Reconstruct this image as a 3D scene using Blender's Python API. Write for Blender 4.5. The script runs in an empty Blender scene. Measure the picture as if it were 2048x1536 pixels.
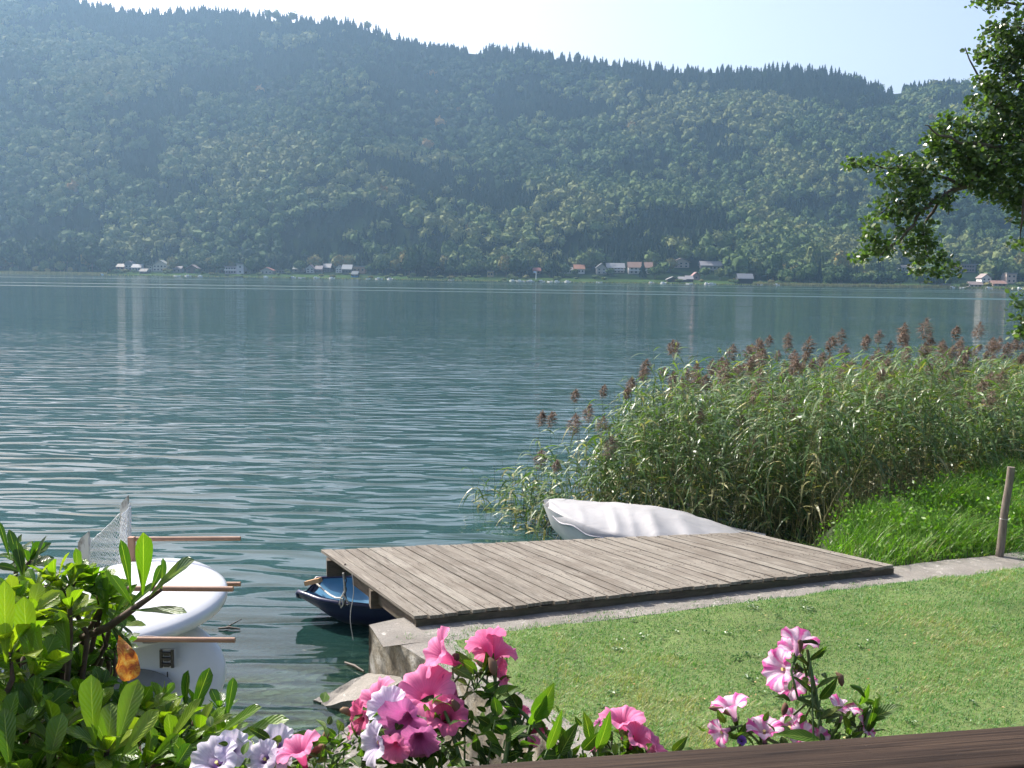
import bpy, math, random
import numpy as np
from math import sin, cos, pi, radians, sqrt, atan
from mathutils import Vector, Matrix

SC = bpy.context.scene
COL = SC.collection
rng = np.random.default_rng(7)
random.seed(7)
TAU = 2*pi

# ------------------------------------------------------------------ camera
F_PX = 1990.0
PITCH = atan(215.8/F_PX)
ROLL = 0.0144
EYE = np.array([0.0, 0.0, 4.2])
FWD = np.array([0, cos(PITCH), -sin(PITCH)])
_r0 = np.array([1.0, 0, 0]); _u0 = np.cross(_r0, FWD)
RGT = cos(ROLL)*_r0 + sin(ROLL)*_u0
UPV = -sin(ROLL)*_r0 + cos(ROLL)*_u0
cd = bpy.data.cameras.new('camera'); cam = bpy.data.objects.new('camera', cd); COL.objects.link(cam)
cd.sensor_width = 36.0; cd.lens = 36.0*F_PX/2048.0
cd.clip_start = 0.05; cd.clip_end = 12000
M = Matrix(((RGT[0], UPV[0], -FWD[0], EYE[0]), (RGT[1], UPV[1], -FWD[1], EYE[1]),
            (RGT[2], UPV[2], -FWD[2], EYE[2]), (0, 0, 0, 1)))
cam.matrix_world = M
SC.camera = cam
SC.render.resolution_x = 1024; SC.render.resolution_y = 768

# ------------------------------------------------------------------ light
SUN_AZ = radians(50); SUN_EL = radians(43)      # azimuth: left of the view direction
S = Vector((-sin(SUN_AZ)*cos(SUN_EL), cos(SUN_AZ)*cos(SUN_EL), sin(SUN_EL)))
ld = bpy.data.lights.new('sun', 'SUN'); ld.energy = 4.8; ld.angle = radians(0.6); ld.color = (1.0, 0.955, 0.88)
sun = bpy.data.objects.new('sun', ld); COL.objects.link(sun)
sun.rotation_euler = (-S).to_track_quat('-Z', 'Y').to_euler(); sun.location = (-20, 20, 30)
W = bpy.data.worlds.new('World'); SC.world = W; W.use_nodes = True
wn = W.node_tree; bg = wn.nodes['Background']
sk = wn.nodes.new('ShaderNodeTexSky'); sk.sky_type = 'NISHITA'; sk.sun_disc = False
sk.sun_elevation = SUN_EL; sk.sun_rotation = -SUN_AZ
sk.air_density = 1.0; sk.dust_density = 6.0; sk.ozone_density = 1.0; sk.altitude = 500
mxs = wn.nodes.new('ShaderNodeMix'); mxs.data_type = 'RGBA'; mxs.blend_type = 'MULTIPLY'; mxs.inputs[0].default_value = 1
mxs.inputs[7].default_value = (1.06, .975, .97, 1); wn.links.new(sk.outputs[0], mxs.inputs[6]); wn.links.new(mxs.outputs[2], bg.inputs[0]); bg.inputs[1].default_value = 0.132
vs = SC.view_settings
vs.view_transform = 'Standard'; vs.look = 'None'; vs.exposure = 0.95; vs.gamma = 1
SC.cycles.max_bounces = 8; SC.cycles.transparent_max_bounces = 16
SC.cycles.volume_bounces = 1; SC.cycles.caustics_reflective = False; SC.cycles.caustics_refractive = False
SC.cycles.use_denoising = True

# ------------------------------------------------------------------ pixel -> point (only to measure real positions)
def ray(u, v): return FWD + (u-1024)/F_PX*RGT - (v-768)/F_PX*UPV
def az(u, v, z):
    d = ray(u, v); return EYE + d*(z-EYE[2])/d[2]
def ay(u, v, y):
    d = ray(u, v); return EYE + d*y/d[1]

# ------------------------------------------------------------------ scene helpers
def tag(o, label=None, cat=None, group=None, kind=None):
    if label: o['label'] = label
    if cat: o['category'] = cat
    if group: o['group'] = group
    if kind: o['kind'] = kind
    return o
def empty(name, loc, label, cat, group=None, rz=0):
    o = bpy.data.objects.new(name, None); COL.objects.link(o); o.location = loc; o.rotation_euler = (0, 0, rz)
    o.empty_display_size = 0.2
    return tag(o, label, cat, group)
def link_mesh(name, me, mats, parent=None, loc=None):
    for m in (mats if isinstance(mats, (list, tuple)) else [mats]): me.materials.append(m)
    o = bpy.data.objects.new(name, me); COL.objects.link(o)
    if parent is not None: o.parent = parent
    if loc is not None: o.location = loc
    return o
class NB:
    """collects numpy geometry for ONE mesh object"""
    def __init__(s): s.V = []; s.F = []; s.m = []; s.t = []; s.n = 0; s.uv = []; s.sm = []
    def add(s, V, F, mat=0, tone=0.5, uv=None, smooth=False):
        V = np.asarray(V, float).reshape(-1, 3); F = np.asarray(F, int)
        s.V.append(V); s.F.append(F+s.n); s.n += len(V)
        k = len(F)
        s.m.append(np.full(k, mat) if np.isscalar(mat) else np.asarray(mat))
        s.t.append(np.full(k, float(tone)) if np.isscalar(tone) else np.asarray(tone, float))
        s.uv.append(np.zeros((len(V), 2)) if uv is None else np.asarray(uv, float))
        s.sm.append(np.full(k, smooth))
    def box(s, c, d, mat=0, R=None, tone=0.5):
        x, y, z = [q/2 for q in d]
        V = np.array([[-x,-y,-z],[x,-y,-z],[x,y,-z],[-x,y,-z],[-x,-y,z],[x,-y,z],[x,y,z],[-x,y,z]])
        if R is not None: V = V @ np.asarray(R).T
        s.add(V+np.asarray(c), [[0,3,2,1],[4,5,6,7],[0,1,5,4],[1,2,6,5],[2,3,7,6],[3,0,4,7]], mat, tone)
    def bar(s, a, b, w, h, mat=0, tone=0.5):
        a = np.asarray(a, float); b = np.asarray(b, float); d = b-a; L = np.linalg.norm(d); d = d/L
        up = np.array([0, 0, 1.0]) if abs(d[2]) < .95 else np.array([1.0, 0, 0])
        sx = np.cross(d, up); sx /= np.linalg.norm(sx); u = np.cross(sx, d)
        s.box((a+b)/2, (w, L, h), mat, np.stack([sx, d, u], 1), tone)
    def tube(s, P, r, n=6, mat=0, tone=0.5, cap=True):
        P = np.asarray(P, float); k = len(P); r = np.broadcast_to(np.asarray(r, float), (k,))
        T = np.gradient(P, axis=0); T /= np.linalg.norm(T, axis=1)[:, None]+1e-9
        up = np.array([0, 0, 1.0]) if abs(T[0][2]) < .9 else np.array([1.0, 0, 0])
        A = np.cross(T, up); A /= np.linalg.norm(A, axis=1)[:, None]+1e-9; B = np.cross(T, A)
        th = np.arange(n)*TAU/n
        V = P[:, None]+r[:, None, None]*(A[:, None]*np.cos(th)[None, :, None]+B[:, None]*np.sin(th)[None, :, None])
        i = np.arange(k-1)[:, None]*n; j = np.arange(n)[None]; j2 = (j+1) % n
        F = np.stack([i+j, i+j2, i+n+j2, i+n+j], -1).reshape(-1, 4)
        s.add(V.reshape(-1, 3), F, mat, tone, smooth=True)
        if cap:
            for q, rr in ((0, 1), (k-1, -1)):
                c = s.n; s.add(np.vstack([V[q], P[q]]), [[(a_ if rr > 0 else (a_+1) % n), ((a_+1) % n if rr > 0 else a_), n] for a_ in range(n)], mat, tone)
    def grid(s, G, mat=0, tone=0.5, uv=None, smooth=True, closed=False):
        a, b = G.shape[:2]
        i = np.arange(a-1)[:, None]*b; j = np.arange(b if closed else b-1)[None]; j2 = (j+1) % b
        F = np.stack([i+j, i+j2, i+b+j2, i+b+j], -1).reshape(-1, 4)
        s.add(G.reshape(-1, 3), F, mat, tone, None if uv is None else uv.reshape(-1, 2), smooth)
    def build(s, name, mats, parent=None, loc=None, uvs=False):
        me = bpy.data.meshes.new(name)
        V = np.concatenate(s.V); me.vertices.add(len(V))
        if loc is not None: V = V-np.asarray(loc, float)
        elif parent is not None: V = V-np.array(parent.location)
        me.vertices.foreach_set('co', V.astype(np.float32).ravel())
        loops = np.concatenate([f.ravel() for f in s.F]).astype(np.int32)
        tot = np.concatenate([np.full(len(f), f.shape[1]) for f in s.F]).astype(np.int32)
        st = np.concatenate([[0], np.cumsum(tot)[:-1]]).astype(np.int32)
        me.loops.add(len(loops)); me.loops.foreach_set('vertex_index', loops)
        me.polygons.add(len(tot)); me.polygons.foreach_set('loop_start', st); me.polygons.foreach_set('loop_total', tot)
        me.polygons.foreach_set('material_index', np.concatenate(s.m).astype(np.int32))
        me.polygons.foreach_set('use_smooth', np.concatenate(s.sm))
        a = me.attributes.new('tone', 'FLOAT', 'FACE'); a.data.foreach_set('value', np.concatenate(s.t).astype(np.float32))
        if uvs:
            U = np.concatenate(s.uv)[loops]; l = me.uv_layers.new(name='UVMap'); l.data.foreach_set('uv', U.astype(np.float32).ravel())
        me.update(); me.validate()
        return link_mesh(name, me, mats, parent, loc)

# ------------------------------------------------------------------ materials
class NT:
    def __init__(s, name):
        s.m = bpy.data.materials.new(name); s.m.use_nodes = True; s.t = s.m.node_tree
        s.b = s.t.nodes['Principled BSDF']; s.out = s.t.nodes['Material Output']
    def n(s, typ, **k):
        o = s.t.nodes.new('ShaderNode'+typ)
        for a, b in k.items():
            if a.startswith('i_'): o.inputs[int(a[2:]) if a[2:].isdigit() else a[2:].replace('_', ' ')].default_value = b
            else: setattr(o, a, b)
        return o
    def l(s, a, b): s.t.links.new(a, b)
    def coord(s, kind='Object', scale=(1, 1, 1), rot=(0, 0, 0), loc=(0, 0, 0)):
        c = s.n('TexCoord'); mp = s.n('Mapping'); mp.inputs['Scale'].default_value = scale
        mp.inputs['Rotation'].default_value = rot; mp.inputs['Location'].default_value = loc
        s.l(c.outputs[kind], mp.inputs[0]); return mp.outputs[0]
    def pos(s, scale=(1, 1, 1), rot=(0, 0, 0)):
        g = s.n('NewGeometry'); mp = s.n('Mapping'); mp.inputs['Scale'].default_value = scale; mp.inputs['Rotation'].default_value = rot
        s.l(g.outputs['Position'], mp.inputs[0]); return mp.outputs[0]
    def noise(s, vec, scale, detail=4, rough=.55, dist=0):
        o = s.n('TexNoise'); o.inputs['Scale'].default_value = scale; o.inputs['Detail'].default_value = detail
        o.inputs['Roughness'].default_value = rough; o.inputs['Distortion'].default_value = dist
        if vec is not None: s.l(vec, o.inputs['Vector'])
        return o.outputs['Fac']
    def ramp(s, fac, *stops):
        o = s.n('ValToRGB'); e = o.color_ramp.elements
        while len(e) < len(stops): e.new(.5)
        for k, (p, c) in enumerate(stops):
            e[k].position = p; e[k].color = (c, c, c, 1) if np.isscalar(c) else (*c, 1)
        s.l(fac, o.inputs[0]); return o.outputs[0]
    def mix(s, f, a, b, mode='MIX'):
        o = s.n('Mix', data_type='RGBA', blend_type=mode)
        for x, i in ((f, 0), (a, 6), (b, 7)):
            if hasattr(x, 'is_linked') or hasattr(x, 'links'): s.l(x, o.inputs[i])
            else: o.inputs[i].default_value = x if np.isscalar(x) else (*x, 1)
        return o.outputs[2]
    def math(s, op, a, b=None):
        o = s.n('Math', operation=op)
        for x, i in ((a, 0), (b, 1)):
            if x is None: continue
            if np.isscalar(x): o.inputs[i].default_value = x
            else: s.l(x, o.inputs[i])
        return o.outputs[0]
    def attr(s, name='tone'): return s.n('Attribute', attribute_name=name).outputs['Fac']
    def bump(s, h, dist, strength=1.0):
        o = s.n('Bump'); o.inputs['Strength'].default_value = strength; o.inputs['Distance'].default_value = dist
        s.l(h, o.inputs['Height']); s.l(o.outputs[0], s.b.inputs['Normal']); return o
    def base(s, x):
        if hasattr(x, 'links'): s.l(x, s.b.inputs['Base Color'])
        else: s.b.inputs['Base Color'].default_value = (*x, 1)
    def set(s, **k):
        for a, b in k.items(): s.b.inputs[a.replace('_', ' ')].default_value = b
        return s
def plain(name, c, rough=.6, var=.15, scale=8., metallic=0, bump=0, spec=.5):
    t = NT(name); p = t.coord()
    f = t.noise(p, scale, 5, .6)
    t.base(t.ramp(f, (.3, tuple(x*(1-var) for x in c)), (.7, tuple(min(1, x*(1+var)) for x in c))))
    t.set(Roughness=rough, Metallic=metallic); t.b.inputs['Specular IOR Level'].default_value = spec
    if bump: t.bump(f, bump)
    return t.m
def leafy(name, stops, trans=.35, rough=.4, tcol=(1.3, 1.6, .5), spec=.5, nscale=30, nvar=.25, bump=0, uvvein=False):
    """leaf surface: principled with light passing through"""
    t = NT(name)
    c = t.ramp(t.attr(), *stops)
    f = t.noise(t.coord('Object'), nscale, 3, .6)
    c2 = t.mix(t.math('MULTIPLY', f, nvar*2), c, (.0, .0, .0)) if nvar else c
    c2 = t.mix(.5, c, c2) if nvar else c
    if uvvein:
        uv = t.n('TexCoord').outputs['UV']; sp = t.n('SeparateXYZ'); t.l(uv, sp.inputs[0])
        d = t.math('ABSOLUTE', t.math('SUBTRACT', sp.outputs[0], .5))
        rib = t.ramp(d, (.0, 1.), (.035, .0))
        sv = t.math('SINE', t.math('MULTIPLY', t.math('SUBTRACT', sp.outputs[1], t.math('MULTIPLY', d, .55)), 62.))
        vein = t.ramp(sv, (.80, .0), (1., .45))
        c2 = t.mix(rib, c2, (.32, .42, .10)); c2 = t.mix(t.math('MULTIPLY', vein, .5), c2, (.16, .24, .04))
        spt = t.noise(t.coord('Object'), 210, 2, .5); c2 = t.mix(t.ramp(spt, (.70, 0.), (.74, .7)), c2, (.14, .09, .03)); blo = t.noise(t.coord('Object'), 26, 2, .5); c2 = t.mix(t.ramp(blo, (.55, 0.), (.75, .35)), c2, (.22, .24, .04))
        t.bump(sv, .0006, .6)
    t.base(c2); t.set(Roughness=rough); t.b.inputs['Specular IOR Level'].default_value = spec
    tr = t.n('BsdfTranslucent'); tm = t.mix(1., c2, tcol, 'MULTIPLY'); t.l(tm, tr.inputs[0])
    ms = t.n('MixShader'); ms.inputs[0].default_value = trans
    t.l(t.b.outputs[0], ms.inputs[1]); t.l(tr.outputs[0], ms.inputs[2]); t.l(ms.outputs[0], t.out.inputs[0])
    return t.m
def fbm(x, y, seed=0, octs=5, lac=2.0, gain=.5):
    """cheap smooth value noise on arrays"""
    x = np.asarray(x, float); y = np.asarray(y, float); out = np.zeros(np.broadcast(x, y).shape); a = 1.; tot = 0
    for o in range(octs):
        xi = np.floor(x).astype(np.int64); yi = np.floor(y).astype(np.int64); fx = x-xi; fy = y-yi
        fx = fx*fx*(3-2*fx); fy = fy*fy*(3-2*fy)
        def h(i, j):
            n = (i*374761393 + j*668265263 + (seed+o)*1442695041) & 0xFFFFFFFF
            n = ((n ^ (n >> 13))*1274126177) & 0xFFFFFFFF
            return ((n ^ (n >> 16)) & 0xFFFF)/65535.
        v = (h(xi, yi)*(1-fx)+h(xi+1, yi)*fx)*(1-fy)+(h(xi, yi+1)*(1-fx)+h(xi+1, yi+1)*fx)*fy
        out += a*(v*2-1); tot += a; a *= gain; x = x*lac+17.3; y = y*lac+9.1
    return out/tot
# ================================================================== SETTING
# ---- lake shore far side: shoreline and ridge measured on the horizon
def t_of(u): d = ray(u, 536+.0144*u); return d[0]/d[1]
_us = np.array([-2500, -1200, -600, 0, 520, 900, 1260, 1560, 2048, 2600, 3200, 4500.])
_vs = np.array([547.5+.0154*q for q in _us])
_sh = []
for q, w in zip(_us, _vs):
    qq = min(max(q, 0), 2048); p = az(qq, 547.5+.0154*qq, 0); _sh.append(p[1])
SH_T = np.array([t_of(q) for q in _us]); SH_Y = np.array(_sh)
def shoreY(t): return np.interp(t, SH_T, SH_Y)
_rid = [(-2500, 60), (-1500, 0), (-900, -50), (-400, -60), (0, -36), (120, -8), (180, 14), (250, 26), (300, 30), (400, 26), (480, 30), (550, 42),
        (640, 46), (700, 50), (760, 70), (850, 98), (950, 108), (1050, 108), (1130, 122), (1250, 133), (1350, 145), (1450, 145),
        (1550, 141), (1570, 142), (1640, 146), (1700, 160), (1752, 178), (1762, 184), (1768, 200), (1776, 190), (1800, 188), (1850, 181), (1900, 176), (1950, 185), (2048, 205),
        (2200, 250), (2500, 300), (3200, 330), (4500, 360)]
RT, RE = [], []
for q, w in _rid:
    d = ray(q, w); RT.append(d[0]/d[1]); RE.append(d[2]/d[1])
RT = np.array(RT); RE = np.array(RE)
def ridgeY(t): return 1560-180*t+90*fbm(t*4+3, t*0, 5, 3)
def terrain(t, Y):
    t = np.asarray(t, float); Y = np.asarray(Y, float)
    ys = shoreY(t); yr = ridgeY(t); zr = np.interp(t, RT, RE)*yr+4.2
    q = (Y-ys)/(yr-ys); s = Y-ys
    b = 85.0
    q2 = np.clip((s-b)/(yr-ys-b), 0, 1)
    flat = .35+np.clip(s, -60, b)*.055+np.clip(s-20, 0, b-20)*.03
    hill = flat+(zr-flat)*(q2**1.08)
    back = zr-np.clip(Y-yr, 0, None)*.25
    X = t*Y
    n = (fbm(X/300., Y/420., 1, 4)*62+fbm(X/90., Y/180., 11, 4)*13)*np.clip(s-60, 0, 300)/300*np.clip(1.02-q2**3, 0.03, 1)
    z = np.where(Y > yr, back, hill+n)
    return np.where(s < 0, .35+s*.06, z)
nt_, nY_ = 340, 150
tt = np.linspace(-1.25, 1.25, nt_)
qq = np.concatenate([np.linspace(-.06, .12, 26), np.linspace(.13, 1.0, 90), np.linspace(1.02, 1.9, 34)])
T_, Q_ = np.meshgrid(tt, qq, indexing='ij')
Yg = shoreY(T_)+Q_*(ridgeY(T_)-shoreY(T_)); Zg = terrain(T_, Yg)
nb = NB(); nb.grid(np.stack([T_*Yg, Yg, Zg], -1))
t = NT('hill_ground'); f = t.noise(t.pos(), .02, 6, .6); g2 = t.noise(t.pos(), .15, 4, .6)
t.base(t.mix(t.ramp(g2, (.35, 0.), (.65, 1.)), t.ramp(f, (.35, (.008, .016, .009)), (.65, (.015, .025, .012))), (.012, .024, .011))); t.set(Roughness=.95); t.b.inputs['Specular IOR Level'].default_value = 0.
HILLG = t.m
hill = nb.build('hillside', HILLG); tag(hill, kind='structure')
# meadow strip along the far shore (sheet on the terrain)
tt2 = np.linspace(-1.2, 1.2, 500); ss = np.linspace(-2, 34, 12)
T2, S2 = np.meshgrid(tt2, ss, indexing='ij'); Y2 = shoreY(T2)+S2
nb = NB(); nb.grid(np.stack([T2*Y2, Y2, terrain(T2, Y2)+.25], -1))
t = NT('meadow'); f = t.noise(t.pos(), .03, 5, .6)
t.base(t.ramp(f, (.35, (.02, .035, .015)), (.6, (.045, .08, .025)), (.75, (.09, .10, .055)))); t.set(Roughness=.95); t.b.inputs['Specular IOR Level'].default_value = 0.
o = nb.build('shore_meadow', t.m); tag(o, kind='structure')

# ---- lake bed and ground near the camera
def quayline(x): return 9.66+(x+1.4)*.380
QD = np.array([.9347, .3553, 0]); QN = np.array([-.3553, .9347, 0])     # along quay, outwards
WD = np.array([.585, -.811, 0]); WN = np.array([.811, .585, 0])                                     # left wall, towards the camera
P0 = np.array([-1.4, 9.66, .7])
def bedz(X, Y):
    # distance into the lake from the bank
    d1 = -((Y-quayline(X))*-1)                       # beyond the quay line
    d2 = -(X+1.4-(9.66-Y)*.611)                      # left of the wall line
    d = np.maximum(d1, d2); near = np.clip(Y-7.9-.15*(X+2), -6, None)
    d = np.minimum(d, near+.0) if True else d
    z = -.18-.16*np.clip(d, 0, 40)
    z = np.where(d < .6, -.3+(.6-d)*.25, z)
    return np.maximum(z, -6)+fbm(X*1.3, Y*1.3, 3, 3)*.07
xs = np.concatenate([np.linspace(-60, -8, 14), np.linspace(-7.5, 2, 90), np.linspace(2.5, 60, 30)])
ysb = np.concatenate([np.linspace(-30, 3, 8), np.linspace(3.2, 16, 110), np.linspace(17, 900, 40)])
Xb, Yb = np.meshgrid(xs, ysb, indexing='ij')
def bed2(X, Y):
    d = np.maximum(Y-quayline(X), -(X+1.4-(9.66-Y)*.611)*.85)
    s = Y-(8.15+.10*(X+2)+fbm(X*.9, X*0+2, 8, 3)*.25)       # stony bank in front of the rack
    land_left = -.02-.22*s
    z = -.35-.13*np.clip(d, 0, 30)
    z = np.where((d > 0), np.maximum(z, np.where(X < 0.3, -.05-.17*np.clip(s, -9, 30), -9)), z)
    z = np.where(d <= 0, -.35, z)
    return np.clip(z, -6, .62)+fbm(X*2.1, Y*2.1, 3, 3)*.05
nb = NB(); nb.grid(np.stack([Xb, Yb, bed2(Xb, Yb)], -1))
t = NT('lake_bed'); p = t.pos()
v = t.n('TexVoronoi'); v.inputs['Scale'].default_value = 9; t.l(p, v.inputs['Vector'])
c1 = t.ramp(v.outputs['Color'], (.2, (.12, .11, .08)), (.8, (.42, .40, .33)))
f = t.noise(p, 1.1, 5, .6)
t.base(t.mix(t.ramp(f, (.4, 0.), (.62, 1.)), c1, (.10, .12, .06))); t.set(Roughness=.8)
t.bump(v.outputs['Distance'], .04)
BED = t.m
o = nb.build('lake_bed', BED); tag(o, kind='structure')

# ---- water
t = NT('lake_water')
geo = t.n('NewGeometry'); sep = t.n('SeparateXYZ'); t.l(geo.outputs['Position'], sep.inputs[0])
Xs, Ys = sep.outputs[0], sep.outputs[1]
w1 = t.noise(t.pos((.55, 1.9, 1), (0, 0, .05)), 1.0, .9, .4, .8)
w2 = t.noise(t.pos((1.3, 4.6, 1), (0, 0, -.10)), 1.0, 2.0, .5, .4)
w3 = t.noise(t.pos((.12, .42, 1), (0, 0, .10)), 1.0, 1.5, .5, .3)
h = t.math('ADD', t.math('MULTIPLY', w1, .145), t.math('ADD', t.math('MULTIPLY', w2, .007), t.math('MULTIPLY', w3, .16)))
mr = t.n('MapRange'); mr.inputs[1].default_value = 22; mr.inputs[2].default_value = 75; mr.inputs[3].default_value = 1.; mr.inputs[4].default_value = .34
t.l(Ys, mr.inputs[0])
pt = t.noise(t.pos((.018, .06, 1), (0, 0, .2)), 1.0, 3, .5)
amp = t.math('MULTIPLY', mr.outputs[0], t.ramp(pt, (.30, .45), (.7, 1.30)))
bp = t.bump(t.math('MULTIPLY', h, amp), 1.0)
st = t.noise(t.pos((.0012, .030, 1), (0, 0, -.012)), 1.0, 2, .5, .2)
fr = t.n('MapRange'); fr.inputs[1].default_value = 90; fr.inputs[2].default_value = 260; t.l(Ys, fr.inputs[0])
streak = t.math('MULTIPLY', t.ramp(st, (.585, 0.), (.64, 1.)), fr.outputs[0])
t.l(t.math('ADD', t.math('MULTIPLY', streak, .30), t.math('ADD', .035, t.math('MULTIPLY', fr.outputs[0], .045))), t.b.inputs['Roughness'])
t.base(t.mix(t.noise(t.pos((.01, .02, 1)), 1., 3), (.014, .047, .043), (.021, .058, .052)))
t.b.inputs['IOR'].default_value = 1.33
# shallow water lets the bed show through
dx = t.math('SUBTRACT', -1.0, Xs)
sh = t.math('SUBTRACT', 11.5, Ys)
shal = t.n('MapRange'); shal.inputs[1].default_value = -2.5; shal.inputs[2].default_value = 3.0; t.l(sh, shal.inputs[0])
tb = t.n('BsdfTransparent'); tb.inputs[0].default_value = (.62, .78, .66, 1)
gl = t.n('BsdfGlossy'); gl.inputs['Roughness'].default_value = .03; t.l(bp.outputs[0], gl.inputs['Normal'])
fz = t.n('Fresnel'); fz.inputs[0].default_value = 1.33; t.l(bp.outputs[0], fz.inputs['Normal'])
m1 = t.n('MixShader'); t.l(fz.outputs[0], m1.inputs[0]); t.l(tb.outputs[0], m1.inputs[1]); t.l(gl.outputs[0], m1.inputs[2])
m2 = t.n('MixShader'); t.l(t.math('MULTIPLY', shal.outputs[0], .85), m2.inputs[0]); t.l(t.b.outputs[0], m2.inputs[1]); t.l(m1.outputs[0], m2.inputs[2])
t.l(m2.outputs[0], t.out.inputs[0])
WATER = t.m
nb = NB(); nb.add([[-1800, -40, 0], [1800, -40, 0], [1800, 1100, 0], [-1800, 1100, 0]], [[0, 1, 2, 3]])
o = nb.build('lake_water', WATER); tag(o, kind='structure')

# ---- quay: concrete slab with lawn inside
t = NT('concrete'); p = t.pos()
f1 = t.noise(p, 2.2, 6, .65); f2 = t.noise(p, 60, 3, .7); f3 = t.noise(p, 9, 5, .6, 1.)
c = t.ramp(f1, (.3, (.165, .15, .13)), (.7, (.28, .265, .235)))
c = t.mix(t.ramp(f2, (.45, 0.), (.75, .8)), c, (.12, .11, .095)); c = t.mix(t.ramp(f3, (.6, 0.), (.72, .75)), c, (.50, .48, .44))
t.base(c); t.set(Roughness=.92); t.bump(t.math('ADD', f2, t.math('MULTIPLY', f1, 2.)), .012, .9)
CONC = t.m
t = NT('old_wall'); p = t.pos((1, 1, .7))
f1 = t.noise(p, 3.5, 8, .7, .6); f2 = t.noise(p, 40, 4, .7); v = t.n('TexVoronoi'); v.inputs['Scale'].default_value = 6.5; t.l(p, v.inputs['Vector'])
c = t.ramp(f1, (.28, (.05, .042, .03)), (.45, (.26, .22, .15)), (.58, (.40, .37, .30)), (.72, (.62, .60, .56)))
c = t.mix(t.ramp(f2, (.5, 0.), (.7, .7)), c, (.09, .08, .06)); c = t.mix(t.ramp(v.outputs['Distance'], (.55, 0.), (.8, .6)), c, (.05, .045, .035))
t.base(c); t.set(Roughness=.95); t.bump(t.math('ADD', f1, t.math('MULTIPLY', v.outputs['Distance'], .5)), .05)
OLDW = t.m
def disp_face(nb, A, B, z0, z1, nx, nz, outn, amp, seed, mat=0):
    a = np.linspace(0, 1, nx); b = np.linspace(0, 1, nz); I, J = np.meshgrid(a, b, indexing='ij')
    L = np.linalg.norm(B-A); G = A[None, None]*(1-I[..., None])+B[None, None]*I[..., None]; G = G.copy(); G[..., 2] = z0+(z1-z0)*J
    d = fbm(I*L*3, J*(z1-z0)*3+5, seed, 5)*amp; d *= np.clip((1-J)*8, .15, 1)
    nb.grid(G+d[..., None]*np.asarray(outn)[None, None], mat)
LW = 6.5
Pn = P0+WD*LW; Pr = P0+QD*14.0
nb = NB()
PW = P0+QD*.0
a3 = lambda p_, z: np.array([p_[0], p_[1], z])
disp_face(nb, a3(P0, 0), a3(Pn, 0), -.7, .7, 90, 22, -WN, .05, 3, 1)
disp_face(nb, a3(P0, 0), a3(Pr, 0), -.7, .7, 60, 8, QN, .03, 4, 1)
# top rim (0.5 m wide) with a slightly rough edge
def rim(nb, A, B, inn, w, n, m_, seed):
    a = np.linspace(0, 1, n); b = np.linspace(0, 1, m_); I, J = np.meshgrid(a, b, indexing='ij'); L = np.linalg.norm(B-A)
    G = A[None, None]*(1-I[..., None])+B[None, None]*I[..., None]+(J*w)[..., None]*np.asarray(inn)[None, None]
    G = G.copy(); G[..., 2] = .7+fbm(I*L*4, J*w*4, seed, 4)*.012; 
    nb.grid(G, 0)
rim(nb, P0, Pr, -QN, .62, 200, 8, 5)
rim(nb, P0+np.array([0, 0, -.004]), Pn, WN, 1.0, 120, 8, 6)
wall = nb.build('quay_wall', [CONC, OLDW]); tag(wall, 'weathered concrete quay wall edging the lawn, with crumbling face above the shallow water', 'wall')

# ground under the lawn
t = NT('lawn_soil'); p = t.pos(); f = t.noise(p, .9, 5, .6); g = t.noise(p, 25, 5, .7)
c = t.ramp(f, (.35, (.09, .15, .03)), (.65, (.13, .20, .05))); c = t.mix(t.ramp(g, (.45, 0.), (.7, .55)), c, (.10, .085, .04))
t.base(c); t.set(Roughness=.95); t.bump(g, .03)
SOIL = t.m
nb = NB()
A = P0+(-QN)*.45+QD*.45
xsL = np.linspace(0, 1, 60)
# polygon: inner rim corner -> along quay -> right -> back to camera
WN = np.array([.833, .553, 0])
_s1 = P0-QN*.50; _s2 = P0+WN*.30
_m = np.array([[QD[0], -WD[0]], [QD[1], -WD[1]]]); _k = np.linalg.solve(_m, (_s2-_s1)[:2])
c0 = (_s1+QD*_k[0])[:2]; cr = (Pr-QN*.50)[:2]; cn = (Pn+WN*.30)[:2]
gi = np.linspace(0, 1, 60); gj = np.linspace(0, 1, 40); I, J = np.meshgrid(gi, gj, indexing='ij')
top = c0[None, None]*(1-I[..., None])+cr[None, None]*I[..., None]
bot = cn[None, None]*(1-I[..., None])+np.array([cr[0]+4, 2.0])[None, None]*I[..., None]
G = top*(1-J[..., None])+bot*J[..., None]
def lawnz(X, Y):
    A_ = np.stack([X, Y], -1)-c0; i1 = np.clip(-(A_ @ QN[:2])+.06, 0, None); i2 = np.clip(A_ @ WN[:2]+.06, 0, None); d = i1*i2/(i1+i2+.02)
    k = np.clip(d/.30, 0, 1); return .676+.05*k*k*(3-2*k)+fbm(X*3.1, Y*3.1, 19, 4)*.014*(1-.4*k)+fbm(X*.8, Y*.8, 9, 4)*.03*k
gi = np.concatenate([np.linspace(0, .12, 40), np.linspace(.13, 1, 70)])**1.0; gj = np.concatenate([np.linspace(0, .08, 22), np.linspace(.09, 1, 50)]); I, J = np.meshgrid(gi, gj, indexing='ij')
top = c0[None, None]*(1-I[..., None])+cr[None, None]*I[..., None]
bot = cn[None, None]*(1-I[..., None])+np.array([cr[0]+4, 2.0])[None, None]*I[..., None]
G = top*(1-J[..., None])+bot*J[..., None]
Z = lawnz(G[..., 0], G[..., 1])
nb.grid(np.concatenate([G, Z[..., None]], -1)[:, ::-1])
o = nb.build('lawn_ground', SOIL); tag(o, kind='structure')
nb = NB(); nb.add([[-60, -40, .62], [60, -40, .62], [60, 2.3, .62], [-60, 2.3, .62]], [[0, 1, 2, 3]])
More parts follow.
